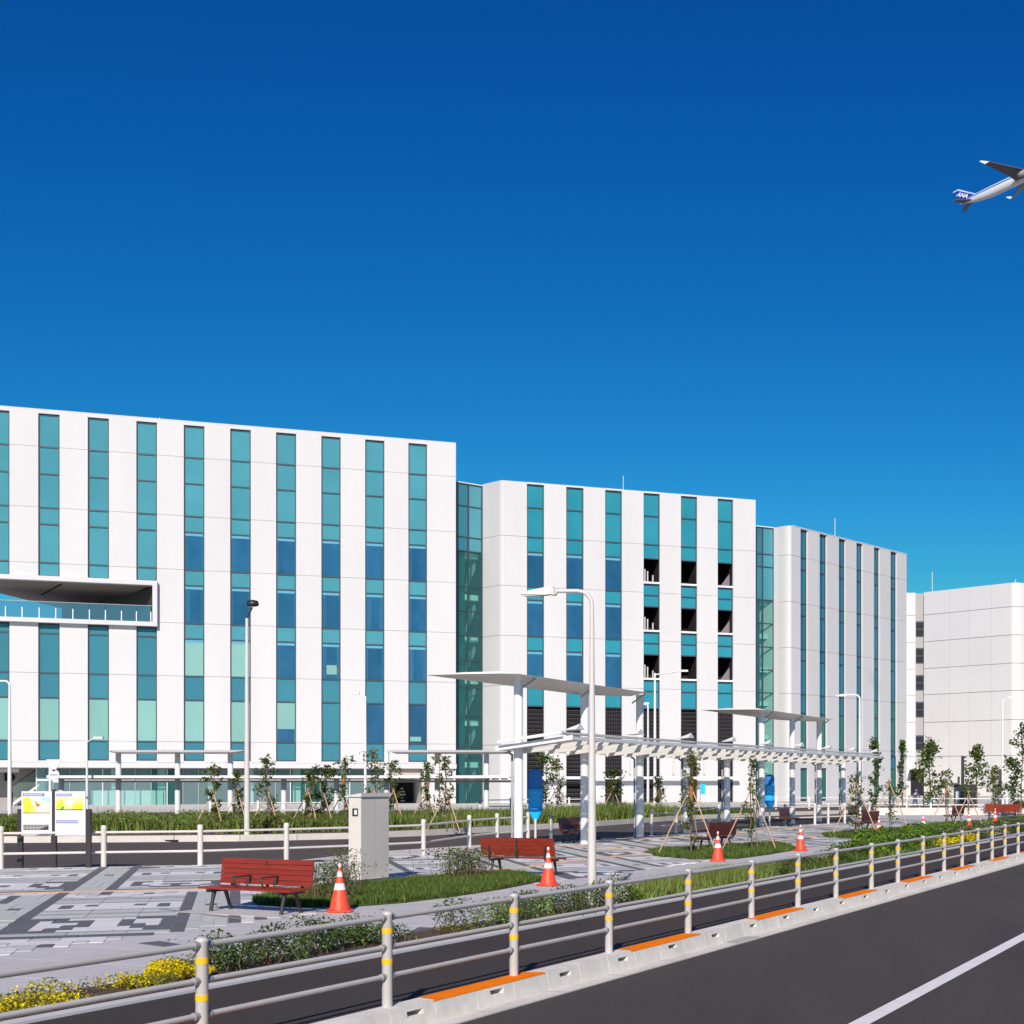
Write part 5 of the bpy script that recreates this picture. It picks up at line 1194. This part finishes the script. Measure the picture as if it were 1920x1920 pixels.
MB().tube([(kx(1773), YK+.4, kz(1475)), (kx(1778), YK+.4, kz(1471)), (kx(1800), YK+.4, kz(1470))], .1, 6).build('roof_edge', bk_, ks_); MB().box(kx(1774), YK+.3, 0, kx(1779), YK+.6, kz(1473)).build('roof_column', mat('kiosk_brown', (.12, .06, .05), .6), ks_)
MB().box(kx(1779.5), YK+.2, 0, kx(1784), YK+.4, kz(1489)).build('green_panel', mat('kiosk_green', (.16, .30, .20), .6), ks_)
cp = empty('camera_pole', (PX(1805, 102), 102, 0), 0, 'dark pole with three small camera heads above the kiosk', 'pole')
MB().lathe([(.12, 0), (.10, ZY(1417, 102))], 8).build('pole', dkmetal, cp)
for y_ in (1420, 1427, 1434): MB().box(.05, -.1, ZY(y_+1.5, 102), .26, .1, ZY(y_-1.5, 102)).build('camera_head', dkmetal, cp)
MB().box(-.35, -.05, 0, -.2, .05, ZY(1456, 102)).build('side_mast', dkmetal, cp)
dp = empty('direction_sign', (PX(1875, 96), 96, 0), 0, 'thick dark post carrying a grey direction plate and a poster case', 'sign')
MB().box(-.09, -.09, 0, .09, .09, ZY(1442, 96)).build('post', dkmetal, dp); MB().box(-.9, -.04, ZY(1454, 96), -.1, .04, ZY(1448, 96)).build('direction_plate', gmetal, dp)
MB().box(.1, -.04, ZY(1448, 96), .8, .04, ZY(1445.5, 96)).build('direction_plate', gmetal, dp)
MB().box(-.48, -.12, ZY(1501, 96), -.1, .02, ZY(1471, 96)).build('poster_case', dkmetal, dp); MB().box(-.44, -.14, ZY(1499, 96), -.14, -.121, ZY(1478, 96)).build('poster', mat('poster_dark', (.12, .15, .18), .4, var=.6, scale=8), dp)
# person in white behind the fence
def person():
    YPp = 97.0; o = empty('person', (PX(1715.5, YPp), YPp, 0), R(25), 'person in white clothes and white cap stooping before the dark entrance', 'person')
    me = bpy.data.meshes.new('body')
    V = [(0, 0, .70), (0, -.02, .82), (.0, -.10, 1.0), (.0, -.16, 1.12), (0, -.22, 1.20), (0, -.26, 1.31), (.10, .0, .66), (.12, -.08, .36), (.12, .02, .06), (.12, -.10, .03), (-.10, .0, .66), (-.12, .02, .36), (-.12, .12, .06), (-.12, .0, .03),
         (.19, -.14, 1.08), (.24, -.22, .88), (.18, -.36, .80), (-.19, -.14, 1.08), (-.24, -.22, .88), (-.14, -.36, .80)]
    E = [(0, 1), (1, 2), (2, 3), (3, 4), (4, 5), (0, 6), (6, 7), (7, 8), (8, 9), (0, 10), (10, 11), (11, 12), (12, 13), (3, 14), (14, 15), (15, 16), (3, 17), (17, 18), (18, 19)]
    rad = [.14, .13, .15, .13, .055, .10, .09, .065, .045, .04, .09, .065, .045, .04, .065, .05, .035, .065, .05, .035]
    me.from_pydata(V, E, []); ob = bpy.data.objects.new('body', me); COL.objects.link(ob); ob.parent = o
    sk = ob.modifiers.new('skin', 'SKIN'); me.skin_vertices[0].data[0].use_root = True
    for i, r in enumerate(rad): me.skin_vertices[0].data[i].radius = (r, r*.85)
    ob.modifiers.new('sub', 'SUBSURF').levels = 1; ob.modifiers[-1].render_levels = 2
    me.materials.append(mat('white_clothes', (.72, .70, .72), .8))
    MB().lathe([(.14, 0), (.11, .01), (.105, .06), (.06, .10), (.01, .115)], 12).build('cap', mat('cap_white', (.78, .77, .78), .8), o, (0, -.26, 1.33))
    MB().lathe([(.03, -.09), (.075, -.04), (.08, .02), (.05, .07)], 10).build('face', mat('skin', (.5, .32, .24), .6), o, (0, -.30, 1.29))
person()
# small blue banner and equipment on the B wall
bn = empty('blue_banner', (PX(1318, 118), 118, 0), 0, 'narrow upright blue banner before the middle block wall', 'banner')
MB().box(-.2, -.03, .9, .2, .03, ZY(1470, 118)).build('banner_cloth', blue2, bn); MB().lathe([(.03, 0), (.03, ZY(1469, 118))], 6).build('pole', galv, bn, (-.22, 0, 0))

# ------------------------------------------------------------------ airliner
def airliner():
    D_ = 700.0; s = F/D_      # px per metre
    org = np.array((PX(1806, D_), D_, ZY(384, D_)))
    Fv = np.array((.87, -.41, .275)); Fv /= np.linalg.norm(Fv)
    Lv = np.array((-.42, -.90, .05)); Lv -= Fv*Lv.dot(Fv); Lv /= np.linalg.norm(Lv)     # towards the viewer: the near wing
    Uv = np.cross(Lv, Fv)
    if Uv[2] < 0: Uv = -Uv
    W = lambda f, l, u: tuple(org+Fv*f+Lv*l+Uv*u)
    o = empty('airliner', tuple(org), 0, 'white passenger airliner with blue tail climbing at the upper right', 'airplane')
    oo = org.copy(); W = lambda f, l, u: tuple(Fv*f+Lv*l+Uv*u)
    fw = mat('fuselage_white', (.62, .62, .64), .3, spec=.5); fb = mat('livery_blue', (.01, .035, .33), .35); fs_ = mat('livery_sky_blue', (.05, .30, .62), .35); wg = mat('wing_grey', (.08, .08, .09), .4); wn_ = mat('winglet_white', (.70, .80, .85), .4)
    prof = [(-1.5, .25, 1.2), (2, 1.0, .9), (7, 1.9, .35), (13, 2.45, 0), (20, 2.55, 0), (45, 2.55, 0), (50, 2.3, -.1), (53, 1.5, -.3), (54.6, .4, -.6)]
    b = MB(); b.sm = True; n = 18; vs = []
    for (f, r, dz_) in prof:
        for j in range(n): t = 2*math.pi*j/n; vs.append(W(f, r*math.sin(t), dz_+r*math.cos(t)))
    b.add(vs, [(i*n+j, (i+1)*n+j, (i+1)*n+(j+1) % n, i*n+(j+1) % n) for i in range(len(prof)-1) for j in range(n)]+[tuple(range(n)), tuple((len(prof)-1)*n+j for j in range(n))[::-1]])
    for k, mi in enumerate(b.mi):
        j = k % n
        if k < (len(prof)-1)*n and j in (3, ): b.mi[k] = 1
    b.build('fuselage', [fw, fb], o)
    b = MB(); b.sm = True; v = []
    for f, r, dz_ in prof[2:7]:
        for t in (1.08, 1.28): v.append(W(f, (r+.03)*math.sin(t), dz_+(r+.03)*math.cos(t)))
    b.add(v, [(2*i, 2*i+1, 2*i+3, 2*i+2) for i in range(4)]); b.build('blue_stripe', fs_, o)
    def slab(name, pts, th, m_, parent=o, ax=2):
        b = MB(); n = len(pts); up = [np.array(W(*p)) for p in pts]; off = (Uv if ax == 2 else Lv)*th/2
        b.add([tuple(p-off) for p in up]+[tuple(p+off) for p in up], [tuple(range(n))[::-1], tuple(range(n, 2*n))]+[(i, (i+1) % n, n+(i+1) % n, n+i) for i in range(n)]); return b.build(name, m_, parent)
    for sgn in (1, -1):
        w = slab('wing', [(36, sgn*2, -1.4), (26.5, sgn*2, -1.4), (25.2, sgn*7, -.6), (18.4, sgn*20, 2.9), (20.6, sgn*20, 3.1)], .5, wg)
        slab('winglet', [(20.6, sgn*20, 3.1), (18.4, sgn*20, 2.9), (16.4, sgn*20.6, 4.9), (17.2, sgn*20.6, 5.0)], .3, wn_, w, 1)
        slab('tailplane', [(5.0, sgn*1, .1), (.4, sgn*1, .1), (-2.8, sgn*6.8, .2), (-1.0, sgn*6.8, .2)], .35, wg)
        b = MB(); b.sm = True; vs = []; n = 14
        pr = [(29, .7), (31, 1.25), (35, 1.45), (35.7, 1.3)]
        for f, r in pr:
            for j in range(n): t = 2*math.pi*j/n; vs.append(W(f, sgn*8.0+r*math.sin(t), -2.6+r*math.cos(t)))
        b.add(vs, [(i*n+j, (i+1)*n+j, (i+1)*n+(j+1) % n, i*n+(j+1) % n) for i in range(3) for j in range(n)]+[tuple(range(n)), tuple(3*n+j for j in range(n))[::-1]]); b.build('engine', mat('engine_grey', (.35, .35, .37), .35), o)
    fin = slab('tail_fin', [(7.2, 0, 1.6), (1.0, 0, 1.2), (-3.0, 0, 7.9), (-.4, 0, 8.0)], .45, fb, o, 1)
    slab('fin_edge', [(7.8, .02, 1.7), (7.1, .02, 1.7), (-.7, .02, 7.6), (-2.7, .02, 7.5), (-3.1, .02, 7.95), (-.2, .02, 8.1)], .5, mat('fin_pale', (.45, .62, .80), .4), o, 1)
    # lettering on the near side of the fin
    from mathutils import Matrix, Vector
    cu = bpy.data.curves.new('lettering', 'FONT'); cu.body = 'ANA'; cu.size = 2.6; cu.extrude = .02; cu.offset = .07; cu.shear = .3; cu.materials.append(mat('letter_white', (.8, .78, .82), .5))
    t = text_mesh('lettering', cu); t.parent = fin
    X = -(-Fv); Yv = Uv; Z = np.cross(X, Yv)
    ang = -.62; X2 = X*math.cos(ang)+Yv*math.sin(ang); Y2 = Yv*math.cos(ang)-X*math.sin(ang)
    M = Matrix(((X2[0], Y2[0], Lv[0], 0), (X2[1], Y2[1], Lv[1], 0), (X2[2], Y2[2], Lv[2], 0), (0, 0, 0, 1)))
    p = np.array(W(-1.9, .32, 5.4)); M.translation = Vector(p); t.matrix_local = M
airliner()
